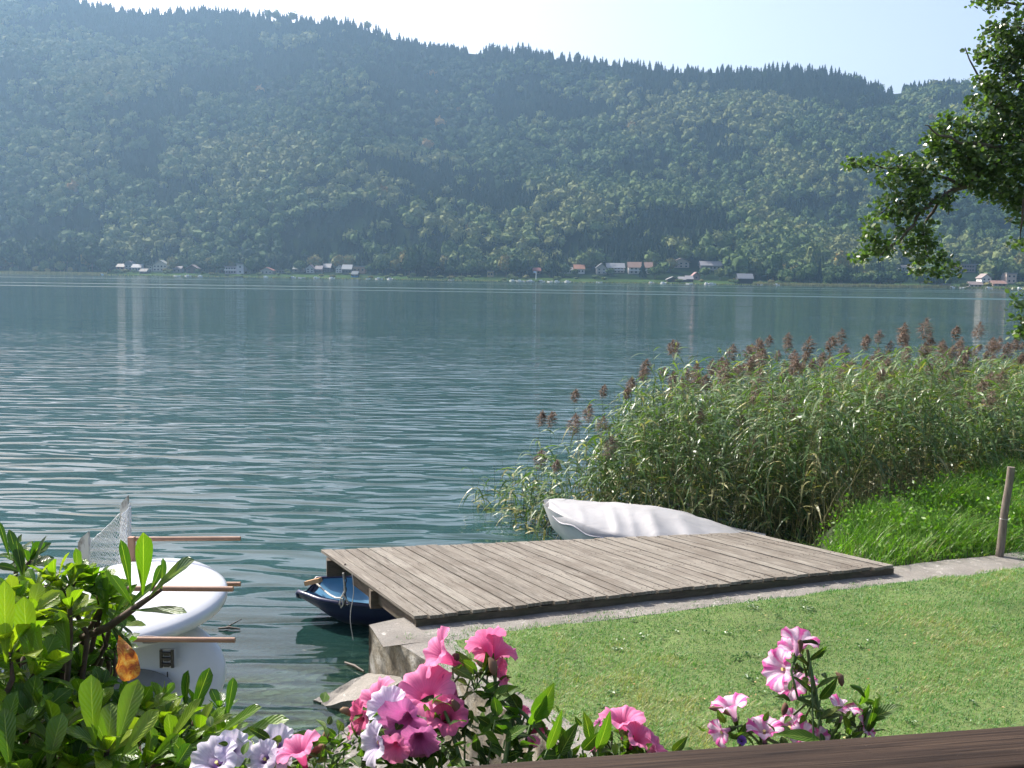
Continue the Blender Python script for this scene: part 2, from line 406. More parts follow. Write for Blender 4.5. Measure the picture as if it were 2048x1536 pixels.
nb.add([[-60, 2.3, .62], [-4.2, 2.3, .62], [-4.2, 7.0, .60], [-60, 7.4, .58]], [[0, 1, 2, 3]])
nb.add([[14, 2.3, .62], [60, 2.3, .62], [60, 30, .62], [11.3, 14.2, .62]], [[0, 1, 2, 3]])
o = nb.build('ground', SOIL); tag(o, kind='structure')

# bank beyond the quay: soil that carries the tall grass and the reeds
xs = np.linspace(3.3, 26, 80); ds = np.linspace(.02, 14, 40); Xk, Dk = np.meshgrid(xs, ds, indexing='ij')
Yk = quayline(Xk)+Dk
def bankz(X, D):
    a = np.clip((X-3.75)/.9, 0, 1); z = -.45+a*1.07
    dd = np.clip(D-1.7-np.clip(X-4, 0, 8)*.42, 0, None); z = z+a*.08*np.clip(D, 0, 2)-dd*.55
    return np.maximum(z, -.6)+fbm(X*1.4, D*1.4, 4, 3)*.06
nb = NB(); nb.grid(np.stack([Xk, Yk, bankz(Xk, Dk)], -1)[:, ::-1])
BANKM = plain('bank_soil', (.025, .04, .012), .95, .4, 3, bump=.03)
o = nb.build('shore_bank', BANKM); tag(o, kind='structure')
# ================================================================== FAR SHORE
def ground_hit(u, v):
    d = ray(u, v); tq = d[0]/d[1]
    Y = float(shoreY(tq))-3
    for _ in range(400):
        z = 4.2+d[2]/d[1]*Y
        if float(terrain(tq, Y)) >= z: break
        Y += .5
    return np.array([tq*Y, Y, float(terrain(tq, Y))])
_mc = {}; DIM = .62; HW = {}
HCAT = ('house', 'boathouse', 'shed', 'pavilion', 'carport', 'tower', 'hut')
def flat(c, rough=.7):
    k = tuple(round(x, 3) for x in c)
    if k not in _mc: _mc[k] = plain('paint_%d' % len(_mc), c, rough, .08, .8)
    return _mc[k]
GLASSY = plain('far_window', (.04, .05, .06), .15, .1)
WHITE = (.72, .72, .70)
def house(name, u0, u1, vt, vb, label, wall=WHITE, roof=(.12, .11, .11), style='gable_side', nwin=3, floors=2, chim=0, balcony=False, cat='house', wood=None, depth=9., lower=None, Ymin=None):
    uc = (u0+u1)/2; P = ground_hit(uc, vb); Y = P[1]; s = Y/F_PX
    w = (u1-u0)*s; H = (vb-vt)*s; base = P-np.array([0, 0, .8])
    h = empty(name, tuple(base), label, cat); HW[h.name] = w
    m = NB(); W2 = w/2; D = depth; z0 = base[2]; x = base[0]; y = base[1]
    T = H+.8
    if style == 'flat':
        m.box((x, y+D/2, z0+T*.46), (w*.94, D, T*.92)); wz = T*.88
        r = NB(); r.box((x, y+D/2-.4, z0+T*.96), (w*1.04, D+1.6, T*.08+.1))
    elif style == 'gable_front':
        e = T*.62; wz = e
        V = [[x-W2*.9, y, z0], [x+W2*.9, y, z0], [x+W2*.9, y, z0+e], [x, y, z0+T*.97], [x-W2*.9, y, z0+e]]
        V += [[a_, b_+D, c_] for a_, b_, c_ in V]
        m.add(V, [[1, 2, 7, 6], [4, 0, 5, 9]]); m.add(V, [[0, 1, 2, 3, 4], [9, 8, 7, 6, 5]])
        r = NB()
        for sg in (-1, 1):
            V = [[x+sg*W2*1.08, y-1, z0+e-.25], [x, y-1, z0+T], [x, y+D+.6, z0+T], [x+sg*W2*1.08, y+D+.6, z0+e-.25]]
            V += [[a_, b_, c_+.28] for a_, b_, c_ in V]
            r.add(V, [[0, 1, 2, 3], [4, 5, 6, 7], [0, 1, 5, 4], [1, 2, 6, 5], [2, 3, 7, 6], [3, 0, 4, 7]])
    elif style == 'barrel':
        e = T*.6; wz = e; m.box((x, y+D/2, z0+e/2), (w*.95, D, e))
        r = NB(); th = np.linspace(0, pi, 11); G = np.stack([np.stack([x+W2*np.cos(th), th*0+yy, z0+e+np.sin(th)*(T-e)], -1) for yy in (y-.5, y+D)], 0); r.grid(G)
        V = np.vstack([G[0], [[x, y-.5, z0+e]]]); r.add(V, [[i, i+1, 11] for i in range(10)])
    else:
        e = T*.58; wz = e; m.box((x, y+D/2, z0+e/2), (w*.92, D, e))
        for sg in (-1, 1):
            xx = x+sg*w*.459
            m.add([[xx, y, z0+e], [xx, y+D, z0+e], [xx, y+D/2, z0+T*.97]], [[0, 1, 2]])
        r = NB()
        for ya, yb in ((y-1, y+D/2), (y+D+1, y+D/2)):
            V = [[x-W2, ya, z0+e-.25], [x+W2, ya, z0+e-.25], [x+W2, yb, z0+T], [x-W2, yb, z0+T]]
            V += [[a_, b_, c_+.28] for a_, b_, c_ in V]
            r.add(V, [[0, 1, 2, 3], [4, 5, 6, 7], [0, 1, 5, 4], [1, 2, 6, 5], [2, 3, 7, 6], [3, 0, 4, 7]])
    m.build('wall', flat(tuple(q*.8 for q in wall)), h)
    ro = r.build('roof', flat(tuple(q*min(DIM, .21/max(roof)) for q in roof)), h)
    for k in range(chim):
        c = NB(); xx = x+w*(.18 if k == 0 else -.3); c.box((xx, y+D*.45, z0+T+.5), (.9, .9, 1.8)); c.build('chimney', flat((.5, .47, .42)), ro).location = -Vector(ro.location)
    if wood is not None:
        b = NB(); b.box((x, y-.06, z0+wz*.78), (w*.86, .12, wz*.34)); b.build('cladding', flat(wood), h)
    if lower is not None:
        b = NB(); b.box((x, y-.1, z0+.8+H*.14), (w*.93, .2, H*.28)); b.build('basement_front', flat(lower), h)
    for fl in range(floors):
        for k in range(nwin):
            ww = min(1.3, w/(nwin*2.1)); xx = x+(k-(nwin-1)/2)*w*.84/nwin
            zz = z0+.8+(fl+.55)*(wz-.8)/floors; wh = min(1.3, (wz-.8)/floors*.5)
            b = NB(); b.box((xx, y-.16, zz), (ww, .1, wh)); b.build('window', GLASSY, h)
    if balcony:
        b = NB(); zz = z0+.8+(wz-.8)*.5; b.box((x, y-.7, zz), (w*.95, 1.2, .15)); b.box((x, y-1.3, zz+.5), (w*.95, .1, .9)); b.build('balcony', flat((.62, .6, .6)), h)
    return h
H = house
H('boathouse', 232, 249, 528, 540, 'small red-brown shore house with a white-edged roof, at the left end of the far village', (.32, .12, .09), (.62, .55, .5), 'gable_side', 2, 1)
H('villa', 249, 265, 522, 541, 'grey house with a rounded barrel roof on the far shore', (.45, .45, .47), (.38, .39, .42), 'barrel', 2, 2, 1)
H('villa', 262, 283, 529, 542, 'low grey wing with pale roof right of the barrel-roofed house', (.5, .5, .52), (.42, .43, .45), 'gable_side', 3, 1)
H('boat_shed', 278, 294, 538, 548, 'low dark boat shed at the water in front of the grey villas', (.10, .09, .08), (.08, .08, .08), 'gable_side', 2, 1, cat='boathouse')
H('villa', 304, 336, 521, 543, 'cream gabled house with large windows at the left of the far village', (.58, .56, .46), (.33, .36, .33), 'gable_front', 4, 2, 1)
H('annex', 293, 304, 531, 543, 'narrow cream annex beside the large-windowed gabled house', (.6, .58, .5), (.5, .5, .48), 'flat', 2, 2)
H('garden_shed', 344, 363, 533, 545, 'low grey garden shed left of the dark brown chalet', (.3, .29, .3), (.16, .14, .16), 'gable_side', 2, 1, cat='shed')
H('chalet', 371, 396, 530, 547, 'dark brown wooden chalet with a pale roof edge on the far shore', (.09, .05, .045), (.25, .2, .2), 'gable_front', 2, 2, 1)
H('modern_house', 449, 474, 532, 548, 'lilac flat-roofed house with a long balcony on the far shore', (.42, .38, .46), (.62, .6, .62), 'flat', 4, 2, 0, True)
H('stair_tower', 473, 488, 527, 549, 'pale block tower at the right of the lilac flat-roofed house', (.55, .53, .58), (.5, .5, .52), 'flat', 1, 2, cat='tower')
H('cottage', 520, 546, 535, 549, 'small cottage with a dull red roof, left of the low white carport', (.42, .42, .38), (.33, .12, .09), 'gable_front', 3, 1, 1)
H('carport', 551, 570, 540, 547, 'long low carport with a white roof on the far shore', (.2, .19, .17), (.75, .75, .75), 'flat', 3, 1, cat='carport', depth=5)
H('chalet', 585, 608, 532, 545, 'house with a grey-green roof half hidden by a bush, right of the white carport', (.25, .26, .22), (.35, .38, .36), 'gable_side', 2, 1)
H('chalet', 611, 629, 530, 546, 'small gabled house with a purplish roof and white gable', (.6, .58, .55), (.2, .15, .18), 'gable_front', 2, 2)
H('chalet', 629, 645, 532, 546, 'dark brown house directly right of the purplish-roofed gable', (.12, .10, .10), (.17, .15, .17), 'gable_side', 2, 1)
H('chalet', 645, 662, 528, 544, 'dark house with a white roof, left of the grey-roofed white house', (.10, .10, .11), (.62, .62, .64), 'gable_side', 2, 2)
H('boathouse', 671, 684, 531, 546, 'white gable end of the grey-roofed house at the middle left of the far village', (.78, .78, .74), (.3, .32, .34), 'gable_front', 2, 2)
H('chalet', 683, 704, 530, 549, 'long wing with slate grey roof and dark lower wall beside a white gable', (.12, .13, .13), (.30, .33, .35), 'gable_side', 3, 1)
H('flat_house', 704, 731, 532, 547, 'flat white-roofed house with orange walls on the far shore', (.6, .36, .24), (.82, .80, .78), 'flat', 3, 1, 1)
H('boathouse', 702, 716, 543, 555, 'dark boathouse with a bright blue base at the water', (.04, .08, .10), (.05, .09, .11), 'gable_side', 2, 1, cat='boathouse', lower=(.05, .22, .48))
H('pavilion', 974, 987, 542, 554, 'small ochre garden pavilion with a white roof between the shore trees', (.35, .27, .14), (.85, .85, .83), 'flat', 2, 1, cat='pavilion', depth=4)
H('cottage', 1065, 1082, 536, 548, 'cottage with a dark red roof behind the white flagpole', (.25, .2, .2), (.34, .11, .10), 'gable_side', 2, 1)
H('cottage', 1128, 1146, 535, 547, 'small white house with grey roof left of the orange-roofed house', (.66, .66, .64), (.45, .45, .45), 'gable_side', 2, 1, 1)
H('cottage', 1147, 1170, 530, 548, 'white house with an orange tiled roof at the middle of the far village', (.68, .66, .62), (.45, .20, .11), 'gable_side', 3, 1)
H('chalet', 1192, 1214, 527, 549, 'gabled chalet with pale roof and bright white front, left half of the big light-roofed pair', (.45, .42, .38), (.5, .52, .54), 'gable_front', 2, 2, 1)
H('guesthouse', 1212, 1250, 527, 546, 'wide chalet with light grey roof and a white balcony on the far shore', (.52, .46, .4), (.42, .45, .48), 'gable_side', 5, 2, 2, True)
H('guesthouse', 1255, 1306, 525, 548, 'large chalet with a brown-red roof and white right gable', (.50, .46, .42), (.36, .22, .16), 'gable_side', 5, 2, 1, True)
H('chalet', 1344, 1380, 517, 536, 'brown gabled house high on the slope among bushes', (.36, .30, .24), (.30, .22, .18), 'gable_front', 3, 2)
H('guesthouse', 1400, 1444, 523, 541, 'long grey-roofed house on the slope above the boathouses', (.38, .36, .36), (.33, .32, .34), 'gable_side', 5, 1, 1)
H('boathouse', 1334, 1358, 554, 565, 'leftmost dark boathouse with a pale roof in the row of boathouses at the water', (.06, .05, .045), (.33, .33, .33), 'gable_front', 2, 1, cat='boathouse', depth=7)
H('boathouse', 1357, 1372, 554, 565, 'narrow dark boathouse in the middle of the row of boathouses at the water', (.05, .05, .05), (.48, .48, .5), 'gable_side', 1, 1, cat='boathouse', depth=7)
H('boathouse', 1371, 1387, 552, 565, 'dark boathouse with whitish roof at the right of the row at the water', (.06, .055, .05), (.60, .58, .6), 'gable_side', 1, 1, cat='boathouse', depth=7)
H('cottage', 1385, 1400, 545, 560, 'small cottage with a rose-red roof above the boathouse row', (.3, .22, .2), (.46, .22, .2), 'gable_front', 1, 1)
H('boathouse', 1475, 1507, 548, 568, 'big black boathouse with a grey roof standing alone at the water', (.022, .024, .03), (.20, .22, .25), 'gable_side', 2, 1, cat='boathouse', depth=8)
H('guesthouse', 1802, 1828, 531, 541, 'white building on the slope behind the hanging leafy branch', (.78, .77, .74), (.6, .56, .55), 'gable_side', 4, 1)
H('terrace_block', 1903, 1952, 528, 544, 'long dark apartment block with a white roof line, right of the hanging branch', (.30, .22, .22), (.82, .78, .76), 'flat', 8, 2, 2)
H('villa', 1962, 1983, 548, 568, 'tall white house in the village at the right edge of the far shore', (.85, .83, .78), (.5, .4, .36), 'gable_front', 2, 2)
H('cottage', 1985, 2014, 562, 573, 'low house with a rusty orange roof between two white houses at the far right', (.4, .27, .22), (.42, .24, .18), 'gable_side', 3, 1)
H('villa', 2012, 2033, 546, 567, 'white house with brown side wall, rightmost in the far village', (.62, .48, .40), (.80, .76, .74), 'flat', 2, 2)
H('boathouse', 1938, 1966, 564, 575, 'low pale boathouse at the water below the tall white house', (.5, .45, .42), (.45, .36, .33), 'gable_side', 3, 1, cat='boathouse', depth=6)
H('bathing_hut', 1884, 1900, 568, 576, 'small bathing hut with a bright white roof at the water right of the branch', (.3, .25, .2), (.9, .9, .88), 'flat', 1, 1, cat='hut', depth=4)

# small boats moored along the far shore
def boat(u, v, L, label, hullc, cabin=True, rz=0.):
    tq = t_of(u); Y = float(shoreY(tq))-6-(v-(547.5+.0154*u))*0; X = tq*Y
    e = empty('moored_boat', (X, Y, 0), label, 'boat', 'small boats moored along the far shore', rz)
    n = 12; s_ = np.linspace(-1, 1, n); wid = .95*np.sqrt(np.clip(1-np.clip(s_, -.2, 1)**2.4, 0, 1))+.02
    sec = np.linspace(-1, 1, 7); G = np.zeros((n, 7, 3))
    for i in range(n):
        G[i, :, 0] = s_[i]*L/2; G[i, :, 1] = wid[i]*np.sin(sec*pi/2); G[i, :, 2] = -.25+(1.05+.35*s_[i]**2)*(1-np.cos(sec*pi/2)) if True else 0
    m = NB(); m.grid(G); m.add(np.vstack([G[:, 0], G[:, -1]]), [[i, i+1, n+i+1, n+i] for i in range(n-1)])
    ob = m.build('hull', flat(hullc, .4), loc=(0, 0, 0)); ob.parent = e
    if cabin:
        m = NB(); m.box((-.1*L, 0, 1.15), (L*.34, 1.3, .9)); m.box((.10*L, 0, 1.0), (L*.12, 1.1, .5))
        ob = m.build('cabin', flat((.8, .8, .8), .4), loc=(0, 0, 0)); ob.parent = e
    return e
BL = [(204, 'pale blue covered boat at the left end, below the dark trees', (.35, .5, .6)), (354, 'white boat moored left of the brown chalet', WHITE), (376, 'white boat moored directly in front of the brown chalet', WHITE),
      (400, 'white motorboat moored right of the brown chalet', WHITE), (478, 'dark boat moored below the pale block tower', (.08, .08, .1)), (531, 'pale boat moored in front of the red-roofed cottage', WHITE),
      (586, 'white boat moored right of the long white carport', WHITE), (604, 'grey boat moored left of the purplish-roofed gable', (.4, .42, .45)), (632, 'white boat in front of the dark brown house', WHITE),
      (664, 'white boat moored left of the grey-roofed white house', WHITE), (736, 'pale flat boat just right of the orange flat-roofed house', (.6, .6, .6)), (758, 'white boat under the round trees right of the orange house', WHITE),
      (780, 'white boat moored farther right under the round trees', WHITE), (903, 'grey boat at the little green meadow', (.5, .5, .5)), (1026, 'tiny pale boat at the left of the harbour with the flagpole', (.6, .65, .6)),
      (1040, 'white boat moored left of the flagpole', WHITE), (1051, 'white motorboat nearest the flagpole on its left', WHITE), (1062, 'grey boat moored in front of the flagpole', (.5, .5, .52)),
      (1083, 'white boat moored just right of the flagpole', WHITE), (1100, 'white motorboat between flagpole and white house', WHITE), (1114, 'small white boat below the bushes right of the flagpole', WHITE),
      (1136, 'white boat moored below the orange-roofed house', WHITE), (1199, 'white boat moored below the light-roofed chalet pair', WHITE), (1303, 'beige boat moored below the brown-red chalet', (.6, .55, .45)),
      (1327, 'white boat at the left end of the boathouse row', WHITE), (1379, 'white boat moored at the right boathouse of the row', WHITE), (1414, 'pale boat between boathouse row and black boathouse', WHITE),
      (1424, 'white boat nearest the black boathouse on its left', WHITE), (1522, 'grey flat boat moored just right of the black boathouse', (.55, .56, .58)), (1554, 'white boat moored well right of the black boathouse', WHITE),
      (1905, 'white boat beside the bathing hut', WHITE), (1925, 'white motorboat left of the low pale boathouse', WHITE), (1979, 'white boat below the rusty-roofed house', WHITE), (2040, 'white boat at the right end of the village', WHITE)]
for k, (u, lb, c) in enumerate(BL): boat(u, 0, 4.2+(k*37 % 10)*.22, lb, c, k % 3 != 1, (k*1.7) % 1.2-.6)
# flagpole
p = ground_hit(1072, 559.5); m = NB(); m.tube([p, p+np.array([0, 0, 6.5])], [.3, .22], 8)
e = empty('flagpole', tuple(p), 'white flagpole standing at the far shore between the moored boats', 'flagpole')
m.build('pole', flat((.8, .8, .8)), e); m = NB(); m.box(p+np.array([-1.1, 0, 6.0]), (2.0, .08, 1.1)); m.build('flag', flat((.5, .6, .8)), e)
# beach umbrella by the covered boat and white van by the meadow
p = ground_hit(877, 548); e = empty('parked_van', tuple(p), 'white van parked beside the hedge at the little green meadow', 'van')
m = NB(); m.box(p+np.array([0, 0, 1.15]), (4.2, 1.9, 1.1)); m.box(p+np.array([.2, 0, 1.9]), (3.0, 1.7, .7)); m.build('body', flat((.85, .85, .85)), e)
for sx in (-1.3, 1.3):
    m = NB(); m.tube([p+np.array([sx, -.98, .42]), p+np.array([sx, -.75, .42])], .38, 12); m.build('wheel', flat((.03, .03, .03)), e)
m = NB(); m.box(p+np.array([.2, -.88, 1.9]), (2.6, .06, .45)); m.build('window', GLASSY, e)
# hedge behind the meadow
def clump_hedge(name, u0, u1, v, hgt, label):
    m = NB(); a = ground_hit(u0, v); b = ground_hit(u1, v); n = 260
    s_ = rng.random(n)[:, None]; c = a*(1-s_)+b*s_+np.stack([rng.normal(0, .3, n), rng.normal(0, .7, n), rng.random(n)*hgt], 1)
    d = rng.normal(size=(n, 3, 3))*.75
    m.add((c[:, None]+d).reshape(-1, 3), np.arange(3*n).reshape(n, 3), 0, rng.random(n)*.4)
    m.add((c[:, None]-d[:, ::-1]).reshape(-1, 3), np.arange(3*n).reshape(n, 3), 0, rng.random(n)*.4)
    return tag(m.build(name, FARLEAF, loc=tuple(a)), label, 'hedge')

# ------------------------------------------------------------------ forest
FARLEAF = None
t = NT('forest_leaf'); a = t.attr(); p = t.pos()
n1 = t.noise(p, .45, 4, .7); n2 = t.noise(p, .008, 3, .5)
c = t.ramp(a, (0., (.010, .026, .016)), (.3, (.018, .042, .020)), (.45, (.05, .10, .025)), (.75, (.135, .19, .06)), (.93, (.22, .225, .08)), (1., (.32, .19, .05)))
c = t.mix(t.ramp(n1, (.35, .5), (.6, 0.)), c, (.012, .022, .012)); c = t.mix(t.math('MULTIPLY', n2, .35), c, (.03, .06, .03))
t.base(c); t.set(Roughness=.8); t.b.inputs['Specular IOR Level'].default_value = .08; t.bump(n1, 1.2, .8)
FARLEAF = t.m
BARK = plain('tree_bark', (.10, .075, .055), .9, .3, 6, bump=.02)
def ico(sub):
    import bmesh
    bm = bmesh.new(); bmesh.ops.create_icosphere(bm, subdivisions=sub, radius=1); bm.verts.ensure_lookup_table()
    V = np.array([v.co[:] for v in bm.verts]); F = np.array([[v.index for v in f.verts] for f in bm.faces]); bm.free(); return V, F
def tpl_broad(seed, sub=2, nclump=46, csz=.2):
    r = np.random.default_rng(seed); V, F = ico(sub)
    L = r.normal(size=(9, 3)); L /= np.linalg.norm(L, axis=1)[:, None]; L[:, 2] = np.abs(L[:, 2])*.8
    d = np.max(np.clip(V @ L.T, 0, 1)**5*r.uniform(.15, .45, 9), 1)
    V = V*(.72+d[:, None])*np.array([1, 1, 1.0]); V[:, 2] = np.where(V[:, 2] < 0, V[:, 2]*.72, V[:, 2]); V += r.normal(size=V.shape)*.05
    nrm = r.normal(size=(nclump, 3)); nrm /= np.linalg.norm(nrm, axis=1)[:, None]; nrm[:, 2] = np.where(nrm[:, 2] < -.3, -nrm[:, 2], nrm[:, 2])
    dc = np.max(np.clip(nrm @ L.T, 0, 1)**5*.35, 1)
    c = nrm*(.76+dc[:, None]); T = r.normal(size=(nclump, 3, 3))*csz
    V2 = (c[:, None]+T).reshape(-1, 3); F2 = np.arange(nclump*3).reshape(-1, 3)+len(V)
    V = np.vstack([V, V2]); F = np.vstack([F, F2])
    V[:, 2] = (V[:, 2]*.5+.55); V[:, :2] *= .5        # unit height ~1, unit width ~1
    return V, F
def tpl_conif(seed, lay=6, seg=9):
    r = np.random.default_rng(seed); Vs, Fs = [], []; n = 0
    for k in range(lay):
        z0 = .10+.80*k/lay; R = .5*(1-.88*k/lay)*r.uniform(.85, 1.15); ht = .30*(1-.4*k/lay)
        th = np.arange(seg*2)*pi/seg+r.random()*3; rr = np.where(np.arange(seg*2) % 2 == 0, R, R*.55)*r.uniform(.8, 1.2, seg*2)
        ring = np.stack([np.cos(th)*rr, np.sin(th)*rr, np.full(seg*2, z0)-rr*.12], 1)
        Vs.append(np.vstack([ring, [[0, 0, min(1., z0+ht)]]])); Fs.append([[n+i, n+(i+1) % (seg*2), n+seg*2] for i in range(seg*2)]); n += seg*2+1
    return np.vstack(Vs), np.vstack(Fs)
BRO = [tpl_broad(i) for i in range(7)]; CON = [tpl_conif(20+i, 5, 6) for i in range(5)]
def scatter(n, tr, qr, seed):
    r = np.random.default_rng(seed); tq = r.uniform(*tr, n); q = r.uniform(*qr, n); return tq, q
# candidates over the slope, even in area; then a conifer/broadleaf map
r = np.random.default_rng(3)
N = 44000
tq = r.uniform(-.78, .78, N); Y = r.uniform(560, 1800, N)
keep = r.random(N) < Y/1700*1.0
tq, Y = tq[keep], Y[keep]; s_ = Y-shoreY(tq); yr = ridgeY(tq)
q = s_/(yr-shoreY(tq)); k2 = (s_ > 50) & (q < 1.08); tq, Y, q, s_ = tq[k2], Y[k2], q[k2], s_[k2]
X = tq*Y; Z = terrain(tq, Y)
cm = fbm(X/85., Z/50.+Y/300., 31, 4)*2.0+fbm(X/420., Z/160., 33, 2)*.9
cm += (q-.55)*.9
con = (cm+r.normal(0, .24, len(X))) > -.02
con |= (q > .92) & (r.random(len(X)) < .93)
uq = 1024+tq*F_PX
notch = (np.abs(uq-1768) < 8) & (q > .86); bare = (np.abs(uq-940) < 9) & (q > .95)
ok = ~(notch | bare)
HB = [(o_.location.x, o_.location.y, HW[o_.name]) for o_ in bpy.data.objects if o_.get('category') in HCAT]
for hx, hy, hw in HB:
    ok &= ~((np.abs(X-hx*Y/hy) < hw/2+5) & (Y < hy+9))
X, Y, Z, con, q, uq, cm = [a_[ok] for a_ in (X, Y, Z, con, q, uq, cm)]
nb = NB(); cnt = len(X)
tones = np.where(con, r.uniform(.0, .3, cnt), np.clip(.62+fbm(X/110., Z/60., 41, 3)*.75+r.normal(0, .08, cnt), .34, .88))
tones = np.where((~con) & (r.random(cnt) < .0022), 1., tones)
wd = np.where(con, r.uniform(6.5, 9.5, cnt), r.uniform(7.5, 15, cnt)*(1+.25*fbm(X/80., Y/80., 55, 2))); ht = np.where(con, r.uniform(12, 19, cnt), wd*r.uniform(.95, 1.3, cnt))
grove = (uq > 955) & (uq < 1050) & (q > .95); ht = np.where(grove & con, ht*1.25, ht); wd = np.where((q > .93) & con, wd*1.0, wd)
rot = r.uniform(0, TAU, cnt); tid = r.integers(0, 35, cnt)
for kind, TP in ((False, BRO), (True, CON)):
    for ti in range(len(TP)):
        idx = np.where((con == kind) & (tid % len(TP) == ti))[0]
        if not len(idx): continue
        V, Fc = TP[ti]; c_, s2 = np.cos(rot[idx]), np.sin(rot[idx])
        vx = V[None, :, 0]*c_[:, None]-V[None, :, 1]*s2[:, None]; vy = V[None, :, 0]*s2[:, None]+V[None, :, 1]*c_[:, None]
        P = np.stack([vx*wd[idx][:, None]+X[idx][:, None], vy*wd[idx][:, None]+Y[idx][:, None], V[None, :, 2]*ht[idx][:, None]+Z[idx][:, None]-.8], -1)
        FF = (Fc[None]+(np.arange(len(idx))*len(V))[:, None, None]).reshape(-1, 3)
        nb.add(P.reshape(-1, 3), FF, 0, np.repeat(tones[idx], len(Fc)))
forest = nb.build('hillside_forest', FARLEAF)
tag(forest, 'dense mixed forest of spruces and broadleaf trees covering the steep slope', 'forest', kind='stuff')
print('forest trees', cnt)
HOUSES = [(o_.location.x/o_.location.y, o_['label']) for o_ in bpy.data.objects if o_.get('category') in ('house', 'boathouse', 'shed', 'pavilion', 'carport', 'tower', 'hut')]

# ---- the nearest trees, one object each
def tree_mesh(name, kind, seed, tone):
    r_ = np.random.default_rng(seed); nb = NB()
    if kind == 'broad':
        V, Fc = tpl_broad(seed, 3, 150, .13); V = V.copy(); nb.add(V, Fc, 0, np.clip(tone+r_.normal(0, .07, len(Fc)), 0, .98))
        nb.tube([[0, 0, -.05], [.01, 0, .25], [.0, .01, .5]], [.035, .028, .015], 6, 1)
    else:
        V, Fc = tpl_conif(seed, 9, 9); nb.add(V, Fc, 0, np.clip(tone+r_.normal(0, .05, len(Fc)), 0, 1)); nb.tube([[0, 0, -.05], [0, 0, .9]], [.03, .008], 6, 1)
    me_o = nb.build(name, [FARLEAF, BARK], loc=(0, 0, 0)); me = me_o.data; bpy.data.objects.remove(me_o); return me
TM = {}
for nm, kind, tone, w_ in (('pale grey-green', 'broad', .80, 1), ('mid green', 'broad', .55, 1), ('dark green', 'broad', .38, 1), ('yellowish', 'broad', .93, 1), ('dark spruce', 'con', .12, 1)):
    TM[nm] = [tree_mesh('shore_tree', kind, 100+len(TM)*10+i, tone) for i in range(4)]
spots = []
hand = [(898, 530, 30, 'mid green', 50), (927, 532, 26, 'mid green', 42), (955, 540, 32, 'pale grey-green', 32), (992, 545, 26, 'mid green', 34), (1020, 548, 22, 'pale grey-green', 34), (1055, 552, 28, 'pale grey-green', 40),
        (1180, 541, 26, 'pale grey-green', 44), (345, 545, 22, 'yellowish', 32), (430, 545, 26, 'pale grey-green', 34), (790, 548, 34, 'mid green', 48), (765, 550, 30, 'mid green', 38), (830, 553, 36, 'dark green', 62), (862, 553, 34, 'dark green', 52),
        (1285, 556, 20, 'dark spruce', 38), (1340, 545, 26, 'yellowish', 28), (1490, 535, 40, 'mid green', 40), (1545, 560, 44, 'mid green', 55), (1625, 562, 30, 'pale grey-green', 75), (1680, 562, 32, 'yellowish', 60), (1590, 565, 26, 'yellowish', 34), (1655, 566, 40, 'mid green', 34), (1220, 552, 18, 'mid green', 16), (1150, 552, 16, 'mid green', 14), (1100, 553, 26, 'mid green', 24), (1128, 553, 28, 'mid green', 26), (1410, 556, 22, 'mid green', 22), (1440, 560, 24, 'pale grey-green', 24), (1310, 557, 34, 'mid green', 24),
        (600, 546, 24, 'mid green', 26), (575, 549, 14, 'mid green', 12), (500, 549, 22, 'mid green', 34), (395, 549, 12, 'mid green', 12), (340, 548, 14, 'pale grey-green', 10), (240, 546, 16, 'pale grey-green', 8), (268, 546, 12, 'mid green', 8), (25, 541, 46, 'dark green', 60), (80, 542, 50, 'dark green', 66), (135, 543, 50, 'dark green', 66), (185, 543, 44, 'dark green', 58), (220, 543, 34, 'dark green', 44), (-20, 541, 46, 'dark green', 60),
        (1720, 571, 36, 'mid green', 26), (1760, 572, 36, 'dark green', 30), (1800, 573, 34, 'dark green', 30), (1840, 574, 34, 'mid green', 34), (1870, 575, 30, 'dark green', 38), (1900, 574, 34, 'mid green', 34), (2000, 560, 24, 'mid green', 30), (2040, 565, 30, 'yellowish', 60)]
for u, v, w_, nm, h_ in hand:
    P = ground_hit(u, v); s2 = P[1]/F_PX; spots.append((P, w_*s2, h_*s2, nm))
r = np.random.default_rng(8)
occ = HB
tries = 0
while len(spots) < 296 and tries < 20000:
    tries += 1
    tq_ = r.uniform(-.56, .56); s1 = r.uniform(6, 74) if r.random() < .9 else r.uniform(3, 12); Yq = float(shoreY(tq_))+s1; Xq = tq_*Yq
    u_ = 1024+tq_*F_PX; dense = (u_ < 225) or (1560 < u_ < 1880)
    bush = (s1 < 40) and (not dense) and (r.random() < .5)
    if s1 < 40 and not dense and not bush and r.random() < .86: continue
    if (not bush or r.random() < .6) and any(abs(ox*Yq/oy-Xq) < ow/2+(5 if not bush else 1) and (Yq < oy+9) for ox, oy, ow in occ): continue
    if any((P[0]-Xq)**2+(P[1]-Yq)**2 < 20 for P, *_ in spots): continue
    nm = ['pale grey-green', 'mid green', 'mid green', 'dark green', 'yellowish', 'dark spruce', 'dark green'][r.integers(0, 7)]
    w_ = r.uniform(8, 14) if nm != 'dark spruce' else r.uniform(5, 7); h_ = w_*r.uniform(.95, 1.4) if nm != 'dark spruce' else r.uniform(14, 22)
    if bush:
        nm = ['pale grey-green', 'mid green', 'yellowish', 'pale grey-green'][r.integers(0, 4)]; w_ = r.uniform(3.5, 6.5); h_ = w_*r.uniform(.45, .75)
    elif s1 < 12: w_ *= .5; h_ *= .45
    spots.append((np.array([Xq, Yq, float(terrain(tq_, Yq))]), w_, h_, nm))
lm = sorted([(1024+a_*F_PX, b_) for a_, b_ in HOUSES])
short = {}
